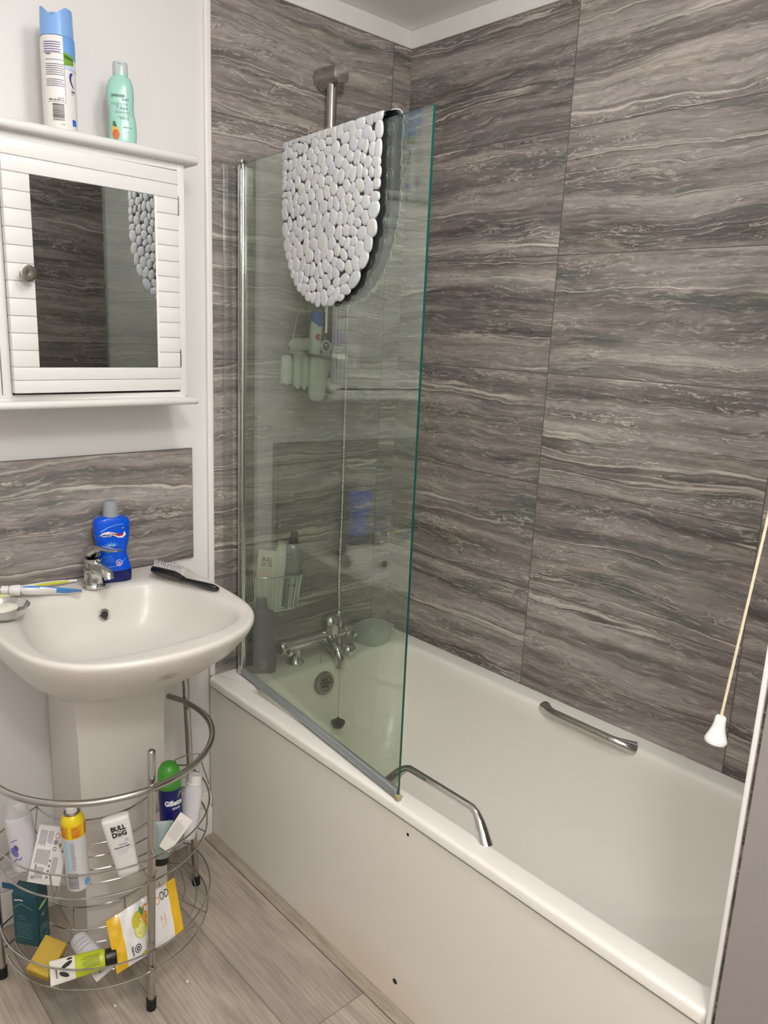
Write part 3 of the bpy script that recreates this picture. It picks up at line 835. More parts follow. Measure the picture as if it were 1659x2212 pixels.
for s_, z in ((.40, .640), (.46, .665), (.55, .692), (.68, .722), (.80, .756), (.90, .796), (.965, .832), (.990, .850), (.999, .860)): rings.append(hull(s_, z))
rings.append(ring_r(lambda i: PO[i], .8645)); rings.append(ring_r(lambda i: PO[i]-.0015, .8692)); rings.append(ring_r(lambda i: PO[i]-.005, .8716)); rings.append(ring_r(lambda i: PO[i]-.010, SZ))
dk = lambda t: (lambda i: PO[i]-.010+(PI_[i]+.012-PO[i]+.010)*t)
rings.append(ring_r(dk(.35), .8705)); rings.append(ring_r(dk(.8), .8700)); rings.append(ring_r(dk(1.), .8692))
for fr, z in ((.004, .8670), (-.003, .8610), (-.010, .850)): rings.append(ring_r(lambda i, fr=fr: PI_[i]+fr, z))
for s_, z in ((.93, .828), (.88, .800), (.80, .776), (.68, .757), (.52, .744), (.34, .735), (.14, .730)): rings.append(ring_r(lambda i, s_=s_: PI_[i]*s_-.004, z))
m.loft(rings, True, True); m.build('bowl', basin, M_CER)
# pedestal with a bowed front and creased edges
def ped(z, s_=1.):
    f = []
    hw = .103*s_; yb, yf = .27, .035*1.0
    pts = [(-.082*s_, .279)]
    for i in range(0, 5): pts.append((-.082*s_-(.021*s_)*(i/4), .279-(.279-.040)*(i/4)))
    for i in range(0, 17): t = -1+2*i/16; pts.append((hw*t, .034-.020*(1-t*t)))
    for i in range(0, 5): pts.append((.103*s_-(.021*s_)*(i/4), .040+(.279-.040)*(i/4)))
    return [(x, y, z) for x, y in pts]
m = MB(); m.loft([ped(0, 1.03), ped(.02, 1.0), ped(.3, .985), ped(.58, 1.0), ped(.66, 1.04), ped(.705, 1.12)])
po = m.build('pedestal', basin, M_CER)
# overflow ring and drain
m = MB(); R = Matrix.Rotation(rad(72), 4, 'X')
m.lathe([(.0085, 0), (.0142, 0), (.0144, .002), (.0125, .0035), (.0090, .003), (.0082, .0)], n=28, mtx=R, c=(.018, .1575, .812)); o_ = m.build('overflow_ring', basin, M_CHROME)
m = MB(); m.lathe([(0, .0), (.0087, .0), (.0087, .0014), (0, .0014)], n=20, mtx=R, c=(.018, .1575, .812)); m.build('overflow_hole', o_, mat('dark_hole', (40, 34, 30), .6))
m = MB(); m.lathe([(0, 0), (.030, 0), (.030, .002), (.024, .003), (0, .003)], c=(0, -.01, .731)); m.build('drain', basin, M_CHROME)

# faint oval swirl of thin brown rings on the front of the bowl
bowl = [c for c in basin.children if c.name.startswith('bowl')][0]
SWC, SWN = Vector((-1.0761, -.5191, .8123)), Vector((-.033, -.722, -.691))
BW = Vector((SX, -.28, 0)); u_ = SWN.cross(Vector((0, 0, 1))).normalized(); v_ = u_.cross(SWN).normalized()
if v_.z < 0: v_ = -v_
m = MB(); bpy.context.view_layer.update()
M_SW = mat('swirl_brown', (150, 138, 118), .5)
for k_ in (1., .72, .46, .22):
    pts = []
    for i in range(40):
        a = 2*PI*i/40; rr = 1+.06*sin(3*a+k_*4)
        P_ = SWC+u_*(.0225*k_*rr*cos(a))+v_*(.0125*k_*rr*sin(a)); ok, co, no, _ = bowl.closest_point_on_mesh(P_-BW)
        pts.append(co)
    m.tube(pts, .00055, 5, closed=True)
m.build('oval_swirl', basin, M_SW)
# ---- basin tap
tap = thing('basin_mixer_tap', 'short chrome mixer tap on the back of the basin', 'tap', (-1.040, -.078, .8712), rad(8))
m = MB(); m.lathe([(0, 0), (.0255, 0), (.0262, .003), (.0235, .006), (.0225, .010), (.0212, .022), (.0218, .034), (.0238, .040), (.0225, .045), (0, .046)], n=32); m.build('base', tap, M_CHROME)
m = MB(); m.tube([(0, .012, .047), (0, -.01, .050), (0, -.035, .050), (0, -.056, .048), (0, -.066, .043), (0, -.069, .034)], [.015, .0175, .0150, .0130, .0120, .0110], 20)
m.build('spout', tap, M_CHROME)
m = MB()
cyl = [(.014, .040), (.0165, .050), (.0200, .062), (.0212, .070), (.0212, .0725)]
m.loft([se(r_, r_, z, 2, 32, 0, -.0) for r_, z in cyl], True, True)
m.build('cartridge_collar', tap, M_CHROME)
m = MB(); N = 24
ys = [(.023, .079, .007, .003), (.018, .092, .018, .009), (.004, .102, .0215, .013), (-.014, .107, .0215, .014), (-.034, .109, .0170, .008), (-.060, .111, .0135, .0045), (-.088, .113, .012, .0035), (-.108, .115, .0105, .003), (-.117, .1155, .007, .002)]
rings = []
for y, z, w_, t_ in ys:
    zb = z-2*t_ if y < -.02 else .0735
    rings.append([(w_*cos(2*PI*j/N), y, (z+zb)/2+(z-zb)/2*sin(2*PI*j/N)) for j in range(N)])
m.loft(rings); m.build('lever', tap, M_CHROME)

# ---- mouthwash
FDIR = Vector((-.35, -.94, 0))
mw = thing('mouthwash_bottle', 'bright blue mouthwash bottle with a grey cap behind the basin tap', 'bottle', (-.981, -.052, .8705), rad(-12))
tb = [(0, .0405, .022), (.003, .043, .0245), (.025, .0435, .025), (.031, .0420, .0242), (.045, .0390, .0225), (.060, .0350, .021), (.072, .0330, .0205), (.085, .0345, .021), (.10, .0385, .022), (.118, .0410, .0225), (.140, .0420, .0225), (.152, .0410, .0215), (.158, .0360, .0200), (.161, .0280, .018), (.163, .0190, .0165)]
tbs = smooth_prof(tb)
m = MB(); M1 = mat('mouthwash_blue', (0, 82, 212), .22, spec=.35); M2 = mat('mouthwash_deep_blue', (4, 18, 96), .15)
m.use(M1); m.loft(body_se(tbs, 3.2)); 
m.mats = [M1]; bo = m.build('bottle_body', mw)
bo.data.materials.append(M2)
# the lower sleeve free base shows the dark liquid
for pl in bo.data.polygons:
    if pl.center.z < .030: pl.material_index = 1
m = MB(); m.lathe([(0, .162), (.0195, .162), (.0190, .168), (.0165, .196), (.0160, .1985), (.0135, .200), (0, .200)], n=40); m.build('cap', mw, mat('cap_grey', (150, 152, 156), .35, bump=(300, .05)))
d = Decal()
DM = ink('mid_label_blue', (0, 72, 180)); DN = ink('navy2', (14, 34, 100)); DR = ink('red', (176, 30, 40)); DLB = ink('lightblue', (130, 190, 235))
d.strip(DLB, [(-.040, .118), (-.028, .130), (-.012, .139), (.006, .144), (.022, .145), (.038, .142)], [.002, .002, .0015, .0012, .001, .0008], .0008)
d.strip(M_WINK, [(-.032, .1180), (-.024, .1235), (-.012, .1255), (.002, .1215), (.012, .1160), (.020, .1150), (.026, .1190), (.0265, .1265)], [.001, .005, .0065, .0070, .0080, .008, .0075, .001], .0009)
d.strip(DR, [(-.010, .1245), (.002, .1215), (.012, .1182), (.020, .1185), (.0245, .1255)], [.0008, .0030, .0052, .0050, .0008], .0014)
d.strip(DN, [(-.033, .1170), (-.022, .1200), (-.010, .1180), (.0, .1165)], [.001, .0055, .0045, .001], .0012)
d.text(M_WINK, 'Aquafresh', -.0275, .1165, .0062, .015, sx=.9, e=.0017)
for i in range(13):
    a = PI*(i+.5)/13; l_ = .0105 if i % 2 else .014
    d.strip(ink('rayblue', (120, 196, 240)), [(-.006+.004*cos(a), .0905), (-.006+1.35*l_*cos(a), .0905+l_*sin(a))], [.0026, .0004], .0009)
d.text(DN, 'Extra Fresh', -.0245, .0885, .0078, .02, sx=.92, e=.0013)
d.rect(ink('green2', (70, 130, 80)), -.018, .016, .0755, .0795, .0009)
d.rect(ink('lightblue', (130, 190, 235)), -.022, .020, .0800, .0808, .0009)
d.disc(M_WINK, .0110, .0485, .0078, .0078, .0009, rin=.86); d.disc(ink('pinkish', (190, 150, 170)), .0110, .0465, .0045, .0042, .0012); d.text(M_WINK, 'FRESH', .0055, .0500, .0030, e=.0013)
d.strip(DLB, [(-.026, .044), (-.010, .040), (.006, .041), (.020, .050), (.028, .060)], [.0004, .0012, .001, .0012, .0004], .0008)
for i in range(4): d.rect(DLB, -.026, -.004+i*.002, .066-i*.0045, .0665-i*.0045, .0007)
d.disc(ink('orange2', (222, 130, 70)), .0225, .1355, .0028, .0016, .0009)
d.build(mw, on_se([(z, a, c) for z, a, c in tbs], 3.2))

# ---- hair brush
hb = thing('hair_brush', 'black vent hair brush lying on the right back corner of the basin', 'hairbrush', mtx=frame((-.894, -.090, .8840), (-.824, -.280, .8800), (-.45, -.38, -.75)))
# local Z runs along the brush, local Y points up
m = MB()
m.loft([se(w_, t_, z, 3, 24, 0, cy) for z, w_, t_, cy in ((0, .011, .005, .005), (.004, .0175, .0085, .005), (.03, .0195, .0095, .005), (.07, .0190, .0095, .005), (.085, .0145, .0080, .004), (.098, .0085, .0062, .002))]); m.build('brush_head', hb, M_BLACK)
m = MB(); m.loft([se(w_, t_, z, 2.2, 24, 0, 0) for z, w_, t_ in ((.092, .0090, .0070), (.11, .0080, .0062), (.14, .0105, .0068), (.175, .0140, .0076), (.195, .0130, .0070), (.204, .0075, .0045), (.206, .001, .001))]); m.build('handle', hb, M_BLACK)
m = MB(); m.use(M_WPL)
for i in range(15):
    for j in range(6):
        x = -.0135+j*.0054; z = .006+i*.0052; h = .0145+.002*((i+j) % 2)
        m.tube([(x, .013, z), (x+.0008*(j-2.5), .013+h*.8, z-.002), (x+.001*(j-2.5), .013+h, z-.003)], [.0011, .0010, .0009], 5)
m.use(M_BLACK)
for i in range(14):
    for j in range(5):
        x = -.0108+j*.0054; z = .0086+i*.0052
        m.tube([(x, .011, z), (x, .0265, z-.001)], [.0011, .0008], 5); m.ell((x, .0270, z-.001), .0010, .0010, .0010, 6, 4)
o = m.build('bristles', hb); o['kind'] = 'stuff'
m = MB()
for i in range(9):
    z = .006+i*.009; m.tube([(-.0165, .004, z), (0, .0132, z+.001), (.0165, .004, z)], .0013, 6)
m.build('vent_ribs', hb, M_BLACK)

# ---- soap dish, soap, toothpaste, toothbrushes
sd = thing('soap_dish', 'round chrome soap dish at the left back corner of the basin', 'soap dish', (-1.268, -.166, .8700))
m = MB(); m.lathe([(0, .003), (.022, .000), (.034, .004), (.044, .014), (.049, .024), (.051, .027), (.0495, .028), (.046, .024), (.041, .015), (.030, .008), (0, .006)], n=40)
m.build('bowl', sd, M_CHROME)
soap = thing('soap_bar', 'worn white bar of soap in the chrome soap dish', 'soap', (-1.270, -.163, .8795), rad(15))
m = MB(); m.loft([se(w_, d_, z, 2.6, 28) for z, w_, d_ in ((0, .020, .013), (.003, .028, .019), (.009, .031, .022), (.014, .028, .020), (.0165, .020, .013), (.017, .006, .004))]); m.build('bar', soap, mat('soap', (236, 231, 216), .45, sub=.2))

tp = thing('toothpaste_tube', 'crumpled blue and white toothpaste tube lying left of the basin tap', 'toothpaste', mtx=frame((-1.203, -.066, .8905), (-1.082, -.116, .8775), (-.3, -.8, .3)))
m = MB(); TS = .78; rings = []
M_TW = mat('tube_white', (225, 222, 218), .3); M_TB2 = mat('tube_blue', (72, 138, 205), .3)
for z, w_, t_, cy, tw in ((.0, .006, .006, 0, 0), (.004, .0115, .0095, 0, .1), (.02, .0135, .0095, .001, .25), (.04, .0150, .0080, .003, .5), (.058, .0150, .0070, .008, .7), (.075, .0155, .0060, .006, .9), (.095, .0155, .0045, .002, 1.0), (.115, .0165, .0028, -.001, 1.15), (.130, .0170, .0012, -.003, 1.3)):
    r_ = []
    for j in range(32):
        a = 2*PI*j/32; x = TS*w_*cos(a); y = TS*t_*sin(a)*(1+.28*sin(4*a+z*140)); c, q = cos(tw), sin(tw)
        r_.append((x*c-y*q, x*q+y*c+cy, z))
    rings.append(r_)
m.loft(rings); o = m.build('tube', tp, M_TW); o.data.materials.append(M_TB2)
nf = 32
for i, pl in enumerate(o.data.polygons):
    j = i % nf; k_ = i//nf
    if (k_ in (1, 2) and 12 <= j <= 19) or (k_ in (3, 4) and 11 <= j <= 17) or (k_ >= 5 and (13 <= j <= 24)): pl.material_index = 1
m = MB(); m.lathe([(0, -.024), (.0080, -.024), (.0105, -.020), (.0125, -.006), (.0125, .0), (0, .001)], n=28); m.lathe([(0, -.040), (.0085, -.040), (.0095, -.037), (.0095, -.025), (0, -.024)], n=28, mtx=Matrix.Rotation(.0, 4, 'X')); m.build('cap', tp, M_WPL)
def brush(name, label, a, b_, col, col2):
    t = thing(name, label, 'toothbrush', mtx=frame(a, b_, (-.3, -.9, .2)), group=None)
    L = (Vector(b_)-Vector(a)).length; m = MB(); m.use(col)
    m.tube([(0, 0, L*i/10) for i in range(11)], [.0032, .0042, .0052, .0058, .0058, .0052, .0045, .0035, .003, .003, .0028], 12); m.build('handle', t)
    m = MB(); m.use(col2); m.tube([(0, -.0036, L*i/10) for i in range(1, 6)], [.002, .0032, .0036, .0032, .002], 10); m.build('grip', t)
    return t
brush('toothbrush', 'yellow and white toothbrush lying against the splashback tile', (-1.062, -.028, .8775), (-1.262, -.014, .8840), M_WPL, mat('brush_yellow', (206, 205, 40), .3))
t2 = brush('toothbrush', 'white toothbrush with blue bristles lying behind the soap dish', (-1.185, -.040, .8765), (-1.290, -.070, .8840), mat('brush_yellow2', (226, 222, 150), .3), M_WPL)
m = MB()
for i in range(5):
    m.use(M_WPL if i % 2 else mat('bristle_blue', (70, 130, 170), .5)); z = .082+i*.0045
    m.box(-.0045, .0045, -.013, -.002, z, z+.0040)
m.build('bristles', t2)

# ================================================================== CHROME STORAGE RACK around the pedestal
rk = thing('storage_rack', 'curved chrome wire storage rack standing around the basin pedestal', 'rack', (-1.10, -.25, 0))
RI = Matrix.Translation((1.10, .25, 0))
def rchild(mb, name, m=None, par=None): return mb.xf(RI).build(name, par or rk, m)
RC = Vector((-1.104, -.252)); RR = .243
def arc(z, R=RR, a0=-200, a1=20, yend=None, n=60, c=None):
    c = c or RC
    return [(c.x+R*cos(rad(a0+(a1-a0)*i/n)), c.y+R*sin(rad(a0+(a1-a0)*i/n)), z) for i in range(n+1)]
ringp = [(-1.330, -.135, .564)]+arc(.564, a0=-195, a1=8)+[(-.868, -.185, .564), (-.886, -.140, .564)]
m = MB(); m.tube(ringp, .0072, 14); rchild(m, 'top_rail', M_CHROME2)
legs = [((-1.106, -.466, 0), (-1.089, -.466, .634)), ((-.831, -.172, 0), (-.862, -.182, .70)), ((-1.328, -.168, 0), (-1.328, -.168, .70))]
for a, c in legs:
    m = MB(); A_ = Vector(a); C_ = Vector(c); n_ = (C_-A_).normalized()
    m.tube([A_+n_*.004, C_-n_*.005, C_-n_*.002, C_], [.0088, .0088, .0072, .004], 18)
    lg = rchild(m, 'leg', M_CHROME2)
    m = MB(); m.tube([A_, A_+n_*.001, A_+n_*.028, A_+n_*.029], [.0085, .0108, .0112, .0095], 18); rchild(m, 'rubber_foot', M_RUBBER, lg)
for (x, y) in ((-1.094, -.486), (-.8725, -.208), (-1.330, -.185)):
    for z in (.556,): 
        m = MB(); m.ell((x, y-.006, z), .0042, .0042, .0042, 10, 6); rchild(m, 'screw', mat('brass_screw', (150, 135, 95), .35, 1))
for z in (.340, .117):
    m = MB(); m.lathe([(0, 0), (.0042, 0), (.0038, .002), (0, .0024)], n=16, mtx=Matrix.Rotation(PI/2, 4, 'X'), c=(-1.106+.017*z/.634, -.4745, z)); rchild(m, 'screw', mat('brass_screw', (150, 135, 95), .35, 1))
def basket(z0, dz, name):
    m = MB(); w_ = .0021
    IC = Vector((-1.085, -.165)); IR = (.140, .128)
    def outer_path(R, z, a0=-190, a1=10, n=48): return arc(z, R, a0, a1, n=n)
    def inner_path(k_, z, n=36): return [(IC.x+IR[0]*k_*cos(rad(-185+190*i/n)), IC.y+IR[1]*k_*sin(rad(-185+190*i/n)), z) for i in range(n+1)]
    oe = outer_path(.235, z0+dz); ie = inner_path(1., z0+dz)
    # closed kidney shaped rims
    m.tube(oe+[( (oe[-1][0]+ie[-1][0])/2, (oe[-1][1]+ie[-1][1])/2+.004, z0+dz)]+ie[::-1]+[((oe[0][0]+ie[0][0])/2, (oe[0][1]+ie[0][1])/2+.004, z0+dz)], w_, 8, closed=True)
    ob = outer_path(.229, z0); ib = inner_path(1.05, z0)
    m.tube(ob+ib[::-1], w_, 8, closed=True)
    for t in (.25, .5, .75):
        pa = outer_path(.229, z0+.001, n=40); pb = inner_path(1.05, z0+.001, n=40)
        m.tube([tuple(Vector(a).lerp(Vector(c), t)) for a, c in zip(pa, pb)], .0014, 6)
    for i in range(0, 41, 10):
        a = Vector(outer_path(.229, z0, n=40)[i]); c = Vector(inner_path(1.05, z0, n=40)[i]); a2 = Vector(outer_path(.235, z0+dz, n=40)[i]); c2 = Vector(inner_path(1., z0+dz, n=40)[i])
        m.tube([a2, a-Vector((0, 0, .0025)), c-Vector((0, 0, .0025)), c2], .0016, 6)
    return rchild(m, name, M_CHROME2)
basket(.335, .060, 'wire_basket'); basket(.112, .056, 'wire_basket')
m = MB()
m.tube([(-.925, -.262, .383), (-.929, -.255, .452), (-.900, -.262, .458), (-.868, -.262, .450), (-.862, -.300, .383)], .0018, 8); m.tube([(-.925, -.262, .40), (-.868, -.262, .40)], .0016, 6)
rchild(m, 'side_guard', M_CHROME2)

# ---- things in the rack -------------------------------------------------
def cam_face(p, k_=0.): 
    v = CAMPOS-Vector(p); v.z = k_*v.length; return v
SH = .3385; LO = .1155
# 1 white powder bottle at the far left
p0 = Vector((-1.288, -.270, SH))
b1 = thing('powder_bottle', 'white powder bottle with a violet label at the left of the middle basket', 'bottle', mtx=frame(p0, p0+Vector((-.012, .012, .16)), cam_face(p0)))
tb = smooth_prof([(0, .024, .019), (.004, .027, .021), (.05, .0275, .0215), (.10, .0275, .0215), (.118, .0265, .021), (.124, .023, .019)])
MB().loft(body_se(tb, 2.4)).build('bottle_body', b1, mat('powder_white', (208, 204, 208), .35))
MB().loft([se(.0225, .019, .123, 2.3), se(.0225, .019, .128, 2.3), se(.0205, .018, .150, 2.3), se(.017, .015, .156, 2.2), se(.005, .005, .157, 2)]).build('cap', b1, M_WPL2)
d = Decal(); d.strip(ink('violet', (120, 112, 175)), [(-.021, .028), (-.014, .034), (-.010, .030), (-.006, .036)], .003); d.disc(ink('violet', (120, 112, 175)), -.017, .050, .006, .012, rot=.3); d.disc(ink('violet2', (90, 84, 150)), -.013, .060, .004, .007, rot=.3, e=.001); d.strip(ink('violet2', (90, 84, 150)), [(-.020, .074), (-.014, .078), (-.008, .079)], .0016)
d.build(b1, on_se(tb, 2.4))
# 2 white soap carton
pa = Vector((-1.283, -.350, SH)); MX = frame(pa, pa+Vector((.046, .036, .104)), Vector((-.70, -.68, .30)))
b2 = thing('soap_carton', 'white soap carton with ingredient text leaning between powder bottle and yellow topped can', 'box', mtx=MX)
m = MB(); m.rbox(-.0350, .0350, 0, .034, 0, .114, .0012); m.build('carton', b2, mat('carton_white', (222, 217, 212), .55))
d = Decal(); TG = ink('carton_grey', (150, 146, 146))
def vlines(x0, x1, z0, z1, n):
    for i in range(n):
        xx = x0+(x1-x0)*i/n; d.rect(TG, xx, xx+(x1-x0)/n*.55, z0+random.random()*.004, z1, .0005, 1, 1)
vlines(-.028, -.012, .072, .104, 6); vlines(-.010, .002, .078, .104, 4); vlines(-.028, .002, .036, .066, 10); vlines(-.022, -.004, .008, .032, 6); vlines(.010, .022, .018, .054, 4)
d.disc(ink('reddish', (170, 120, 110)), .010, .096, .005, .006, rin=.75); d.disc(M_INK, .009, .083, .0048, .005, rin=.75); d.disc(M_INK, .009, .083, .002, .002); d.disc(M_INK, .009, .070, .0038, .004, rin=.7)
d.poly(ink('gold2', (150, 128, 70)), [(.016, .078), (.019, .084), (.022, .079), (.019, .073)])
d.text(M_INK, 'Dove', .0255, .088, .0115, .02, rot=-PI/2, sx=.9)
for z in (.046, .036, .026, .014): d.disc(M_INK, .005, z, .0022, .0022, rin=.4)
d.text(M_INK, 'U', -.028, .008, .008, .03); d.text(M_INK, '64 e', -.0250, .036, .006, .01, rot=-PI/2)
d.build(b2, on_flat(0))
# 3 spray can, yellow top
pa = Vector((-1.2270, -.402, SH))
b3 = thing('sunscreen_spray_can', 'white spray can with a yellow top and orange lettering in the middle basket', 'spray can', mtx=frame(pa, pa+Vector((-.004, .010, .18)), cam_face(pa)))
m = MB(); m.use(mat('can_white', (208, 206, 206), .28)); m.lathe([(0, 0), (.019, 0), (.0225, .003), (.0230, .006), (.0230, .122)], n=40)
m.use(mat('can_yellow', (226, 200, 20), .28)); m.lathe([(.0230, .122), (.0230, .152), (.0220, .160), (.0185, .167), (.0155, .170), (.0150, .171), (0, .171)], n=40); m.build('can_body', b3)
m = MB(); m.lathe([(.0118, .1695), (.0158, .1695), (.0162, .172), (.0150, .1735), (.0120, .1730)], n=32); m.build('rim', b3, M_STEEL)
m = MB(); m.lathe([(0, .170), (.0115, .170), (.0112, .176), (.0095, .184), (.006, .185), (0, .182)], n=28); m.build('nozzle', b3, M_WPL)
d = Decal(); OR = ink('orange3', (206, 110, 30))
for u in (-.0210, .0075, .034):
    d.rect(ink('amber', (224, 158, 26)), u-.0115, u+.0095, .124, .150, .0005); 
    for t_, z in (('33%', .1415), ('EXTRA', .1345), ('FREE', .1265)): d.text(OR, t_, u-.0105, z, .0078 if t_ != 'EXTRA' else .0055, .035, sx=.85 if t_ != 'EXTRA' else .95, e=.001)
d.rect(ink('palecyan', (176, 200, 212)), -.022, -.008, .050, .118, .0004, 6, 4)
for i in range(22): d.rect(TG, -.0085, .0015-random.random()*.004, .053+i*.0029, .0542+i*.0029, .0006, 3, 1)
rnd = random.Random(5)
z = .010
while z < .046:
    t_ = rnd.choice([.0008, .0014, .002]); d.rect(M_GREYINK, -.021, .001, z, z+t_, .0006, 5, 1); z += t_+rnd.choice([.001, .0016])
d.disc(ink('cyanblob', (110, 170, 220)), .018, .018, .006, .009, .0006)
d.build(b3, on_cyl(.0230))
# 4 balm bottle
pa = Vector((-1.128, -.424, SH))
b4 = thing('aftershave_balm_bottle', 'flat white aftershave balm bottle with bold black lettering in the middle basket', 'bottle', mtx=frame(pa, pa+Vector((-.022, .014, .14)), cam_face(pa)))
tb = smooth_prof([(0, .020, .010), (.004, .0225, .0125), (.05, .0250, .014), (.10, .0275, .014), (.128, .0285, .0135), (.135, .0275, .012), (.138, .022, .009)])
MB().loft(body_se(tb, 4)).build('bottle_body', b4, mat('balm_white', (228, 225, 220), .35))
d = Decal()
d.text(M_INK, 'BULL', -.0125, .1115, .0155, .045, sx=.86); d.text(M_INK, 'D', -.0125, .0975, .0155, .045, sx=.86); d.text(M_INK, 'G', .0075, .0975, .0155, .045, sx=.86)
d.disc(M_INK, .0028, .1030, .0062, .0062, rin=.8); d.disc(M_INK, .0028, .1022, .0036, .0030, rin=.35); d.disc(M_INK, .0028, .1015, .0012, .0010)
d.rect(TG, -.012, .012, .0945, .0948); d.disc(TG, .0140, .0860, .0038, .0038, rin=.85); d.disc(TG, .0140, .0860, .0018, .0008, rot=.8)
d.text(ink('blue3', (110, 130, 200)), 'Sensitive', -.0045, .0765, .0052, .01); d.text(M_INK, 'Aftershave Balm', -.0150, .0700, .0056, .02, sx=.9)
d.text(TG, 'HYDRATES AND SOOTHES', -.012, .0640, .0030); d.text(TG, 'SENSITIVE SKIN', -.010, .0590, .0030); d.rect(TG, -.010, .008, .0545, .055)
d.build(b4, on_se(tb, 4))
# 5 shaving gel can
pa = Vector((-1.012, -.400, SH))
b5 = thing('shaving_gel_can', 'navy shaving gel can with a bright green domed cap beside the rack leg', 'spray can', mtx=frame(pa, pa+Vector((.000, .014, .19)), cam_face(pa)))
m = MB(); m.use(mat('gel_silver', (150, 160, 156), .3, .4)); m.lathe([(0, 0), (.022, 0), (.0252, .004), (.0255, .008), (.0255, .040)], n=40)
m.use(mat('gel_green_band', (30, 84, 44), .35)); m.lathe([(.0255, .040), (.0255, .066)], n=40); m.use(mat('gel_navy', (16, 22, 92), .3)); m.lathe([(.0255, .066), (.0255, .146), (.0245, .150), (0, .150)], n=40); m.build('can_body', b5)
m = MB(); m.lathe([(.0255, .143), (.0262, .144), (.0262, .152), (.0252, .155), (.0250, .172), (.0225, .186), (.0160, .197), (.008, .200), (0, .2005)], n=40); m.build('cap', b5, mat('cap_green', (66, 146, 44), .35))
d = Decal(); d.text(M_WINK, 'Gillette', -.0125, .108, .0165, .045, sx=.82); d.text(M_WINK, 'SERIES', .003, .098, .0068, .02); d.strip(ink('paleblue2', (140, 150, 200)), [(-.006, .076), (.02, .092)], .0006); d.strip(ink('limegreen', (130, 190, 60)), [(.016, .122), (.026, .136)], [.001, .006])
d.build(b5, on_cyl(.0255))
# 6 upturned gel tube on a black cap
pa = Vector((-1.062, -.440, SH-.001))
b6 = thing('upturned_gel_tube', 'grey green translucent tube standing upside down on its black cap behind the front leg', 'tube', mtx=frame(pa, pa+Vector((.012, .016, .10)), cam_face(pa)))
MB().lathe([(0, 0), (.0175, 0), (.018, .002), (.017, .014), (0, .015)], n=32).build('cap', b6, M_BLACK)
MB().loft([se(.018, .018, .015, 2), se(.0215, .020, .020, 2), se(.0230, .0175, .040, 2), se(.0245, .011, .066, 2.2), se(.0255, .004, .086, 2.5), se(.0255, .001, .092, 3)]).build('tube_body', b6, mat('tube_greygreen', (138, 152, 148), .28))
# 7 cream leaflet / flat packet
pa = Vector((-1.066, -.464, .386)); b7 = thing('folded_leaflet', 'small cream folded leaflet with fine print leaning on the shaving gel can', 'leaflet', mtx=frame(pa, pa+Vector((.056, -.002, .060)), Vector((-.35, -.75, .55))))
m = MB(); m.loft([se(.012, .0012, 0, 4, 24), se(.0135, .0014, .004, 4, 24), se(.0150, .0014, .030, 5, 24), se(.0165, .0014, .070, 5, 24), se(.0165, .0010, .080, 5, 24)]); m.build('sheet', b7, mat('leaflet_cream', (214, 208, 196), .5))
d = Decal(); 
for i in range(7): d.rect(TG, -.011+i*.0032, -.0100+i*.0032, .026, .070-random.random()*.012, .0005, 1, 2)
d.build(b7, on_flat(-.0014))
# 8 white talc bottle at the right
pa = Vector((-.975, -.396, SH-.002))
b8 = thing('talc_bottle', 'slim white bottle with a screw cap leaning at the right end of the middle basket', 'bottle', mtx=frame(pa, pa+Vector((.034, .016, .15)), cam_face(pa)))
tb = smooth_prof([(0, .016, .014), (.004, .0185, .016), (.04, .021, .018), (.09, .0215, .0185), (.115, .0200, .0175), (.124, .0165, .0155)])
MB().loft(body_se(tb, 2.2)).build('bottle_body', b8, mat('talc_white', (212, 210, 212), .3))
MB().lathe([(.0165, .122), (.0178, .124), (.0178, .127), (.0158, .128), (.0158, .144), (.0145, .147), (.012, .147), (.0115, .1455), (0, .1455)], n=36).build('cap', b8, M_WPL)

# lower basket
MX = frame(Vector((-1.275, -.228, LO)), Vector((-1.275, -.228, LO+.1)), Vector((-.80, -.60, 0)))
b9 = thing('teal_carton', 'teal tea carton with an open flap standing at the left of the lower basket', 'box', mtx=MX)
MT = mat('carton_teal', (20, 74, 84), .4)
m = MB(); m.rbox(-.030, .030, -.020, .022, 0, .128, .0012); m.build('carton', b9, MT)
m = MB(); m.loft([[(-.030, -.020, .128), (.030, -.020, .128), (.030, .022, .128), (-.030, .022, .128)], [(-.026, -.003, .146), (.026, -.003, .146), (.026, .003, .146), (-.026, .003, .146)]], smooth=False); m.build('gable_top', b9, MT)
m = MB(); m.rbox(-.062, -.020, -.008, -.006, .128, .142, .0006); m.build('flap', b9, mat('flap_teal', (18, 84, 116), .4))
d = Decal(); TGr = ink('teal_light', (90, 134, 132)); d.strip(TGr, [(-.026, .095), (-.008, .108), (.020, .096)], .003); d.disc(TGr, -.008, .072, .008, .005, rin=.7); d.lines(TGr, -.022, .018, .058, 7, .006, .0018); d.strip(M_WINK, [(-.024, .114), (-.012, .117), (-.002, .116)], .003, .001)
d.build(b9, on_flat(-.020), 'printed_label')
d = Decal(); d.disc(ink('lime2', (130, 190, 70)), .001, .098, .0155, .0055, rot=.25); d.strip(M_WINK, [(-.012, .095), (.012, .101)], .0022, .001); d.disc(TGr, 0, .075, .008, .0075, rin=.75, rot=.2); d.disc(M_WINK, 0, .073, .003, .0018); d.rect(ink('tealgrey', (58, 104, 104)), -.014, .014, .008, .048, .0006); d.rect(MT, -.006, .010, .022, .030, .0009)
d.build(b9, lambda u, v, e: (.030+e, u, v), 'side_label')
pa = Vector((-1.302, -.350, LO+.016)); SPN = frame(pa, pa+Vector((.050, .030, .030)), Vector((-.35, -.55, .75)))
b10 = thing('cleaning_sponge', 'yellow two layer cleaning sponge propped in the lower basket', 'sponge', mtx=SPN)
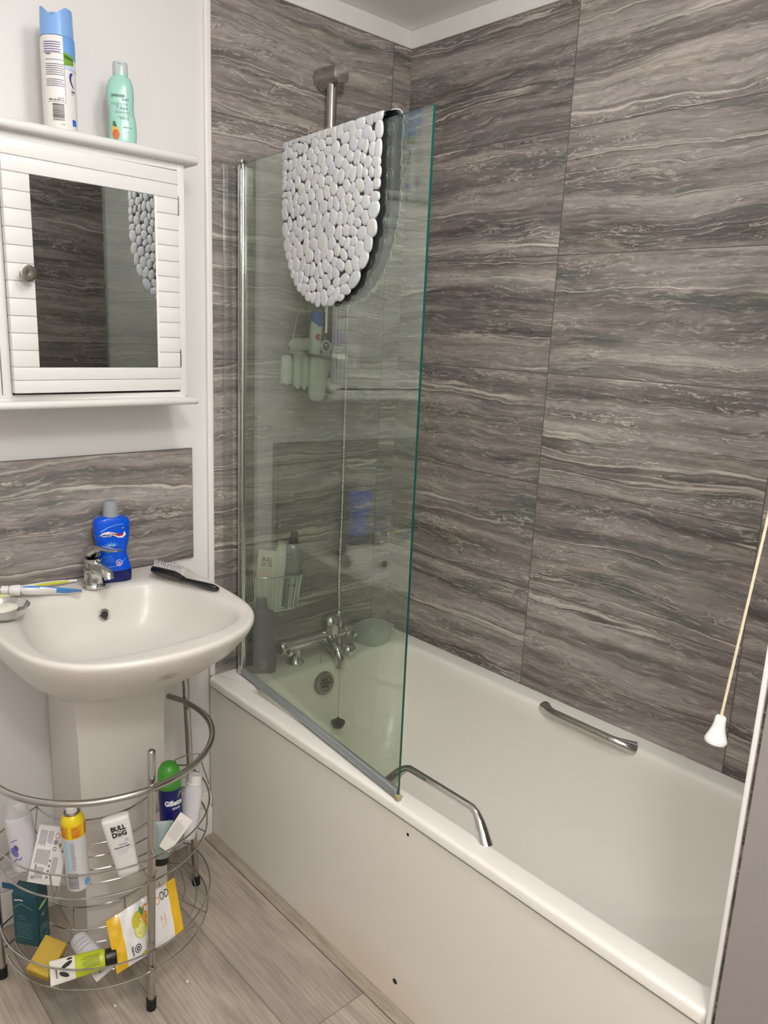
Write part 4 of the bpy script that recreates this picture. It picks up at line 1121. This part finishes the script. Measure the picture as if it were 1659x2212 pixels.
MS = mat('sponge_yellow', (206, 172, 70), .9, bump=(420, .5)); MS2 = mat('sponge_ochre', (186, 150, 52), .95, bump=(500, .7))
m = MB(); m.rbox(-.026, .026, -.012, .002, -.006, .066, .003); m.build('top_layer', b10, MS)
m = MB(); m.rbox(-.0265, .0265, .002, .016, -.008, .066, .003); m.build('scouring_layer', b10, MS2)
pa = Vector((-1.188, -.424, LO+.036))
b11 = thing('lime_tube', 'lime green and white cosmetic tube with a black cap lying in the lower basket', 'tube', mtx=frame(pa, pa+Vector((-.108, .040, -.006)), Vector((-.25, -.65, .75))))
m = MB(); m.use(mat('tube_lime', (186, 196, 40), .35)); rr = [(0, .018, .017, 2), (.004, .0205, .019, 2), (.022, .0215, .0165, 2), (.050, .0225, .0125, 2.2), (.060, .0228, .011, 2.3)]
m.loft([se(a, c, z, p_, 36) for z, a, c, p_ in rr], True, False); m.use(mat('tube_cream', (226, 222, 208), .35)); m.loft([se(a, c, z, p_, 36) for z, a, c, p_ in ((.060, .0228, .011, 2.3), (.085, .0235, .006, 2.6), (.110, .024, .0012, 3))], False, True); m.build('tube_body', b11)
MB().lathe([(0, -.024), (.0165, -.024), (.0175, -.021), (.0180, -.002), (0, 0)], n=32).build('cap', b11, M_BLACK)
d = Decal(); 
def on_lime(u, v, e):
    a, c = interp([(z, a_, c_) for z, a_, c_, _ in rr]+[(.085, .0235, .006), (.11, .024, .0012)], v)[:2]; q = max(0, 1-min(.99, abs(u)/a)**2.2)**(1/2.2); return (u, -c*q-e, v)
d.disc(M_INK, -.009, .082, .0042, .011, .001, rot=-.5); d.disc(M_INK, .008, .076, .0042, .012, .001, rot=.4); d.disc(M_INK, .018, .070, .002, .006, .001)
for i in range(8): d.rect(ink('olive2', (120, 132, 40)), -.010+i*.0030, -.0088+i*.0030, .010, .048-random.random()*.01, .0008, 1, 6)
d.build(b11, on_lime)
pa = Vector((-1.206, -.318, LO+.022))
b12 = thing('white_tube', 'white tube with black lettering lying under the lime green tube', 'tube', mtx=frame(pa, pa+Vector((.012, -.120, -.012)), Vector((-.3, -.3, .9))))
MB().loft([se(.010, .010, -.004, 2), se(.0185, .016, .0, 2), se(.0205, .017, .006, 2), se(.0205, .014, .03, 2), se(.0215, .008, .07, 2.2), se(.0220, .0030, .105, 2.6), se(.022, .0012, .122, 3)]).build('tube_body', b12, mat('tube_plainwhite', (206, 204, 204), .35))
d = Decal()
for v in (.018, .028, .038): d.rect(M_GREYINK, -.014, .014, v, v+.0010, .001, 8, 1)
[d.strip(M_INK, [(-.012+.006*i_, .098), (-.012+.006*i_, .110+.002*(i_ % 2)), (-.010+.006*i_, .111)], .0022, .001) for i_ in range(4)]
d.build(b12, lambda u, v, e: (u, -interp([(0, .0165), (.03, .0145), (.07, .0085), (.105, .0035), (.13, .002)], v)[0]*max(.05, 1-(abs(u)/.022)**2)**.5-e, v))
# wipes packet
TL, TR, BR, BL = [Vector(q) for q in ((-1.172, -.405, .222), (-1.012, -.398, .244), (-1.018, -.450, .142), (-1.172, -.452, .126))]
b13 = thing('wet_wipes_packet', 'yellow and white packet of lemon cleaning wipes propped in the lower basket', 'wipes packet', mtx=frame((BL+BR)/2, (TL+TR)/2, (TR-TL).cross(TL-BL)*-1 if (TR-TL).cross(TL-BL).y > 0 else (TR-TL).cross(TL-BL)))
MI = b13.matrix_world.inverted(); c4 = [MI @ q for q in (BL, BR, TR, TL)]
def quad(s_, t_, e=0):
    p_ = c4[0].lerp(c4[1], s_).lerp(c4[3].lerp(c4[2], s_), t_); puff = .010*(math.sin(PI*min(1, max(0, s_)))**.5)*(math.sin(PI*min(1, max(0, t_)))**.5)
    wr = .0016*sin(s_*31+t_*5)*sin(t_*17)
    return (p_.x, p_.y-puff-wr*(1 if 0 < s_ < 1 else 0)-e, p_.z)
MYE = mat('foil_yellow', (226, 178, 20), .3, coat=.3); MWH = mat('foil_white', (226, 223, 220), .3, coat=.3)
m = MB(); nx, nz = 36, 16
front = [quad(-.02+1.04*i/nx, -.02+1.04*j/nz) for j in range(nz+1) for i in range(nx+1)]
back = [(x, 2*(MI @ ((TL+BR)/2)).y-y+.004, z) for x, y, z in front]
fs = []; mm_ = []
m.use(MYE); m.use(MWH)
for j in range(nz):
    for i in range(nx):
        a = j*(nx+1)+i; q = (a, a+1, a+nx+2, a+nx+1); m.use(MYE if (i < 6 or i >= nx-5) else MWH)
        m.f.append(list(q)); m.m.append(m.mi); m.sm.append(True)
        o_ = (nx+1)*(nz+1); m.f.append([o_+k_ for k_ in reversed(q)]); m.m.append(m.mi); m.sm.append(True)
m.v = front+back
bd_ = [i for i in range(nx+1)]+[(j+1)*(nx+1)-1 for j in range(1, nz+1)]+[nz*(nx+1)+i for i in range(nx-1, -1, -1)]+[j*(nx+1) for j in range(nz-1, 0, -1)]
o_ = (nx+1)*(nz+1)
for a, c in zip(bd_, bd_[1:]+bd_[:1]): m.f.append([c, a, o_+a, o_+c]); m.m.append(0); m.sm.append(True)
m.build('packet', b13)
d = Decal(); LM = ink('lemon', (206, 204, 90)); W_, H_ = .165, .10
d.disc(ink('lemonrind', (196, 184, 40)), .066, .066, .017, .022, .0008, rot=.3); d.disc(LM, .064, .052, .014, .015, .0012); d.disc(ink('lemonpale', (218, 216, 130)), .064, .052, .0115, .0125, .0015)
d.disc(ink('orangefruit', (224, 150, 50)), .086, .074, .015, .018, .0010); d.disc(ink('orangepale', (232, 184, 90)), .088, .066, .011, .012, .0014); d.poly(ink('leafgreen', (60, 120, 60)), [(.068, .086), (.073, .094), (.080, .084), (.074, .074)], .0016)
d.text(ink('softblack2', (60, 50, 48)), 'G', .094, .072, .022, .0, sx=.76, e=.001); d.text(ink('orange4', (222, 150, 70)), 'O', .1085, .075, .022, .0, sx=.72, e=.001); d.text(ink('softblack2', (60, 50, 48)), 'OD', .1215, .079, .022, .0, sx=.72, e=.001)
d.disc(M_INK, .052, .022, .0078, .0085, rin=.8); d.disc(M_INK, .052, .022, .004, .0045, rin=.5); d.text(M_INK, 'WIPES', .042, .012, .0068, .03, rot=PI/2)
d.text(ink('orange5', (224, 170, 120)), 'lemon', .128, .030, .010, 0, rot=PI/2); d.text(ink('orange5', (224, 170, 120)), 'orange', .119, .028, .009, 0, rot=PI/2)
d.disc(ink('leafgreen', (60, 120, 60)), .062, .004, .006, .003, .001, rot=.6); d.disc(ink('lemonrind', (196, 184, 40)), .068, .007, .006, .004, .0012)
d.build(b13, lambda u, v, e: quad(u/W_, v/H_, e))

# ---- pull cord
pc0 = Vector((-.800, -.4635-1.0, 1.0185)); 
cdv = (Vector((-.800, -1.487, 1.0700))-Vector((-.800, -1.474, 1.0250)))
pbase = Vector((-.806, -1.474, 1.004)); ptop = Vector((-.740, -1.545, 2.352)); KS = .86
pc = thing('light_pull_cord', 'cream pull cord with a white bell shaped toggle in front of the bath', 'pull cord', pbase)
UP = (ptop-pbase).normalized(); ML = frame((0, 0, 0), UP, (0, -1, 0))
m = MB(); m.lathe([(0, .003), (.0120, .001), (.0152, .0), (.0160, .003), (.0148, .007), (.0120, .014), (.0092, .024), (.0078, .034), (.0074, .040), (.0060, .0415), (0, .0415)], n=36, mtx=ML @ Matrix.Scale(KS, 4)); m.build('toggle', pc, M_WPL)
m = MB(); n_ = 160; L_ = (ptop-pbase).length
m.tube([UP*(.034+(L_-.034)*i/n_) for i in range(n_+1)], [.0019 if i % 2 else .0017 for i in range(n_+1)], 8); m.build('cord', pc, M_CORD)
m = MB(); m.lathe([(0, -.016), (.018, -.016), (.024, -.004), (.024, 0), (0, 0)], n=28); m.v = [(x+ptop.x-pbase.x, y+ptop.y-pbase.y, z+H-pbase.z) for x, y, z in m.v]; m.build('ceiling_rose', pc, M_WPL)

# ================================================================== THINGS BEHIND THE GLASS
# dark shampoo bottle on the bath corner
ds = thing('dark_shampoo_bottle', 'large dark violet grey bottle standing on the bath corner behind the glass', 'bottle', (-.550, -.058, RIM), rad(-38))
tb = smooth_prof([(0, .038, .021), (.004, .0435, .024), (.03, .0450, .0245), (.06, .0400, .0235), (.10, .0390, .023), (.15, .0420, .024), (.18, .0380, .022), (.192, .024, .018), (.195, .015, .014)])
MB().loft(body_se(tb, 2.6)).build('bottle_body', ds, mat('dark_violet_plastic', (52, 48, 58), .3))
MB().lathe([(0, .194), (.017, .194), (.0165, .222), (.015, .226), (0, .227)]).build('cap', ds, M_BLACK)
d = Decal(); d.lines(M_GREYINK, -.004, .018, .125, 16, .0052, .0014); d.rect(mat('pale_sticker', (150, 150, 154), .5), -.001, .017, .018, .046, .0008)
for i in range(5): d.rect(M_INK, .001, .015, .022+i*.0045, .024+i*.0045, .0012)
d.build(ds, on_se(tb, 2.6))
# pinkish small bottle behind the mixer
# clear food tub
tubb = thing('clear_food_tub', 'clear plastic food tub on the far corner of the bath rim', 'tub', (-.130, -.078, RIM), rad(12))
m = MB(); rs = []
for z, s_ in ((.001, .86), (.000, .90), (.006, .93), (.040, .985), (.046, .99), (.046, 1.07), (.049, 1.08), (.050, 1.06), (.049, .985), (.040, .97), (.006, .90), (.003, .86)): rs.append(se(.060*s_, .054*s_, z, 3.2, 48))
m.loft(rs, True, True); m.build('container', tubb, M_CLEAR)

def caddy(name, label, loc, w_, dpt, zb, zt, tilt, seedv, n_f, M_f=M_FROST):
    t = thing(name, label, 'caddy', loc)
    return t
# lower caddy: clear plastic basket of vertical fingers stuck on the tiles
lc = thing('lower_bottle_caddy', 'clear plastic bottle caddy fixed low on the tiles near the mixer', 'caddy', (-.485, 0, .69))
def uring(w_, d_, z, tilt, n=40): # D shape ring, flat side on the wall
    pts = []
    for i in range(n+1):
        a = PI+PI*i/n; x = w_*math.copysign(abs(cos(a))**.7, cos(a)); y = -.004+d_*math.copysign(abs(sin(a))**.7, sin(a)); pts.append((x, y, z+tilt*x))
    return pts
m = MB(); up = uring(.090, .082, .105, -.08); m.tube(up, .0030, 8, closed=True); m.build('rim', lc, M_CHROME2)
m = MB(); bt = uring(.078, .070, .0, -.05); m.tube(bt, .0022, 8, closed=True)
for t_ in (.25, .5, .75): m.tube([(x, y*t_, z) for x, y, z in bt], .0018, 6)
for i in range(1, 40, 3):
    a, c = Vector(up[i]), Vector(bt[i]); nrm = Vector((a.x, a.y, 0)).normalized(); tng = Vector((-nrm.y, nrm.x, 0))
    m.tube([a-tng*.0045, c-tng*.0045+Vector((0, 0, .010)), c+Vector((0, 0, -.004)), c+tng*.0045+Vector((0, 0, .010)), a+tng*.0045], [.0016, .0018, .0020, .0018, .0016], 6)
m.build('finger_basket', lc, M_FROST)
for x in (-.05, .05): MB().lathe([(0, 0), (.022, .001), (.012, .006), (.006, .012), (0, .012)], n=24, mtx=Matrix.Rotation(PI/2, 4, 'X'), c=(x, -.001, .115)).build('suction_disc', lc, M_CLEAR)
# bottles in it
def in_dir(p): v = CAMPOS-Vector(p); v.z = 0; return v
pa = Vector((-.538, -.035, .700)); x1 = thing('balm_tube_carton', 'white tube with bold black lettering at the left of the lower caddy', 'tube', mtx=frame(pa, pa+Vector((.022, -.004, .165)), in_dir(pa)))
MB().loft([se(.018, .012, 0, 3), se(.022, .013, .01, 4), se(.026, .010, .10, 5), se(.028, .005, .165, 6), se(.028, .0035, .170, 6)]).build('tube_body', x1, mat('tube_sand', (206, 200, 180), .4))
d = Decal(); d.text(M_INK, 'BULL', -.014, .140, .0150, .045, sx=.86, e=.0035); d.text(M_INK, 'D', -.014, .125, .0150, .045, sx=.86, e=.003); d.text(M_INK, 'G', .0065, .125, .0150, .045, sx=.86, e=.003); d.disc(M_INK, .0015, .1305, .0062, .0062, .0035, rin=.75); d.rect(TG, -.014, .014, .116, .117, .003); d.rect(ink('salmon', (206, 168, 150)), -.022, .02, .09, .115, .0022)
d.build(x1, lambda u, v, e: (u, -interp([(0, .012), (.01, .013), (.10, .0105), (.165, .0055), (.2, .0035)], v)[0]-e, v))
pa = Vector((-.500, -.052, .692)); x2 = thing('slim_cream_bottle', 'slim cream coloured bottle in the middle of the lower caddy', 'bottle', mtx=frame(pa, pa+Vector((.020, -.003, .19)), in_dir(pa)))
tb = smooth_prof([(0, .014, .012), (.004, .017, .014), (.06, .0185, .015), (.13, .0185, .015), (.165, .0165, .0145), (.184, .0140, .013)])
MB().loft(body_se(tb, 2.4)).build('bottle_body', x2, mat('bottle_cream', (206, 202, 186), .35))
MB().loft([se(.0140, .013, .184, 2.3), se(.0138, .0128, .196, 2.3), se(.011, .010, .202, 2.3), se(.003, .003, .203, 2)]).build('cap', x2, mat('cap_beige', (206, 190, 174), .35))
pa = Vector((-.448, -.048, .690)); x3 = thing('silver_shampoo_bottle', 'silver shampoo bottle with a black nozzle at the right of the lower caddy', 'bottle', mtx=frame(pa, pa+Vector((.014, -.003, .20)), in_dir(pa)))
tb = smooth_prof([(0, .022, .018), (.004, .0255, .021), (.10, .0265, .022), (.16, .0260, .0215), (.182, .022, .019), (.192, .013, .012)])
MB().loft(body_se(tb, 2.2)).build('bottle_body', x3, mat('bottle_silver', (150, 150, 150), .28, .35))
MB().lathe([(0, .191), (.0150, .191), (.0150, .200), (.0115, .202), (.0110, .220), (.0090, .226), (0, .227)], n=28).build('cap', x3, M_BLACK)
d = Decal(); d.rect(ink('mauve', (126, 96, 130)), -.022, -.002, .146, .160, .0008); d.strip(M_WINK, [(-.0200, .152), (-.012, .1535), (-.005, .152)], .003, .0013); d.text(ink('silvertext', (84, 84, 86)), 'silver', -.020, .100, .0150, .02, sx=.9); d.rect(M_INK, -.006, .018, .064, .071, .0008); d.lines(M_GREYINK, -.020, .006, .060, 9, .006, .0016)
d.build(x3, on_se(tb, 2.2))

# upper caddy hanging from the rail: wire hanger, flat metal band and frosted finger basket
uc = thing('upper_bottle_caddy', 'frosted finger basket caddy with a metal band hanging on the shower rail', 'caddy', (-.375, 0, 1.40))
m = MB()
m.tube([(-.088, -.06, .03), (-.060, -.062, .165), (-.042, -.062, .20), (0, -.064, .212), (.040, -.062, .20), (.058, -.062, .165), (.088, -.06, .02)], .0022, 8)
m.tube([(.034, -.045, .19), (.04, -.050, .24), (.044, -.070, .24), (.042, -.072, .205)], .0022, 8)
m.build('hanger_wire', uc, M_CHROME2)
m = MB(); band = uring(.106, .094, .018, -.14)
rings = [[(x*(1+o_*.01), y*(1+o_*.01), z+dz) for x, y, z in band] for dz, o_ in ((-.0045, 0), (.0045, 0), (.0045, 2), (-.0045, 2), (-.0045, 0))]
m.loft(rings, False, False, closed=True); m.build('metal_band', uc, M_STEEL)
m = MB()
rnd = random.Random(11)
def lobe(x, y, ztop, zbot, r_):
    N = 10; prof = []
    pts = [(x, y, zbot+(ztop-zbot)*i/N) for i in range(N+1)]
    rr = [r_*math.sqrt(max(.02, 1-(1-min(1, i/2.2))**2))*(1 if i < N-2 else (.93 if i < N else .6)) for i in range(N+1)]
    m.tube(pts, rr, 14)
for x, y, zt, zb, r_ in ((-.093, -.050, .022, -.060, .0165), (-.062, -.060, .032, -.070, .0145), (-.040, -.062, .030, -.074, .0125), (.030, -.058, .030, -.060, .014)): lobe(x, y, zt, zb, r_)
N_ = 18
def flat_lobe(x, y, zc, rx, ry, rz, p_=2.6):
    m.loft([[(x+rx*max(.03, 1-abs(t)**p_)**(1/p_)*cos(2*PI*j/N_), y+ry*max(.03, 1-abs(t)**p_)**(1/p_)*sin(2*PI*j/N_), zc+rz*t) for j in range(N_)] for t in (-1, -.97, -.9, -.75, -.5, 0, .5, .75, .9, .97, 1)])
flat_lobe(-.004, -.074, -.040, .030, .016, .064, 4); flat_lobe(.058, -.060, .002, .026, .014, .034); flat_lobe(.062, -.070, -.056, .033, .016, .021, 2)
flat_lobe(-.060, -.058, .050, .033, .016, .019, 2); flat_lobe(-.030, -.056, .052, .014, .012, .018, 2)
m.tube([(.028+.016*cos(2*PI*i/20), -.070, .048+.015*sin(2*PI*i/20)) for i in range(20)], .0032, 8, closed=True)
m.tube(uring(.085, .05, -.055, 0), .003, 8, closed=True)
m.build('frosted_fingers', uc, M_FROST)
pa = Vector((-.383, -.056, 1.375)); y1 = thing('blue_capped_bottle', 'white bottle with a blue cap and red mark in the upper caddy', 'bottle', mtx=frame(pa, pa+Vector((.012, -.002, .17)), in_dir(pa)))
tb = smooth_prof([(0, .014, .012), (.004, .0165, .013), (.06, .017, .0135), (.11, .0175, .0135), (.128, .0172, .0133), (.140, .0150, .0115)])
MB().loft(body_se(tb, 2.3)).build('bottle_body', y1, mat('bottle_white2', (222, 221, 212), .3))
# slanted cap
m = MB(); N = 32; rings = []
for k_ in range(5):
    t_ = k_/4; r_ = []
    for j in range(N):
        a = 2*PI*j/N; x = .0180*cos(a)*(1-.10*t_); y = .0140*sin(a)*(1-.10*t_); zb = .132-.011*cos(a); r_.append((x, y, zb+(.168-zb)*t_))
    rings.append(r_)
m.loft(rings); m.build('cap', y1, mat('cap_royal', (48, 100, 196), .3))
d = Decal(); d.disc(ink('rose', (192, 70, 84)), .008, .098, .008, .009, .0008, rot=.4); d.build(y1, on_se(tb, 2.3))
pa = Vector((-.316, -.088, 1.345)); y2 = thing('violet_label_bottle', 'grey bottle with a violet band and white lettering on the right of the upper caddy', 'bottle', mtx=frame(pa, pa+Vector((.003, 0, .17)), in_dir(pa)))
tb = smooth_prof([(0, .018, .012), (.004, .0205, .014), (.06, .0215, .0145), (.12, .0215, .0145), (.146, .0210, .014), (.150, .018, .012)])
MB().loft(body_se(tb, 3.2)).build('bottle_body', y2, mat('bottle_grey', (108, 106, 112), .3))
MB().loft([se(.0150, .011, .150, 3), se(.0150, .011, .176, 3), se(.013, .010, .180, 3)]).build('cap', y2, mat('cap_grey2', (150, 152, 152), .3))
d = Decal(); d.rect(ink('violet3', (98, 82, 140)), -.019, .019, .108, .142, .0007); d.text(M_WINK, 'LUXURY', -.016, .098, .0075, .02, sx=.9); d.text(M_WINK, 'SHAMPOO', -.016, .090, .0060, .02, sx=.9); d.rect(M_WINK, -.018, .018, .070, .084, .0007); d.build(y2, on_se(tb, 3.2))

# ---- litter on the floor
for i, (x, y, lab) in enumerate(((-1.009, -.452, 'tiny white paper scrap on the floor to the right of the front rack leg'), (-1.165, -.410, 'tiny white crumb on the floor in front of the rack, left of its front leg'))):
    m = MB(); m.ell((0, 0, .0018), .0045, .0032, .0018, 8, 5, mtx=Matrix.Rotation(.6+i, 4, 'Z'))
    o = m.build('paper_scrap', None, M_WPL); o.location = (x, y, 0); tag(o, lab, 'paper scrap', 'scraps on the floor')
bpy.context.view_layer.update()
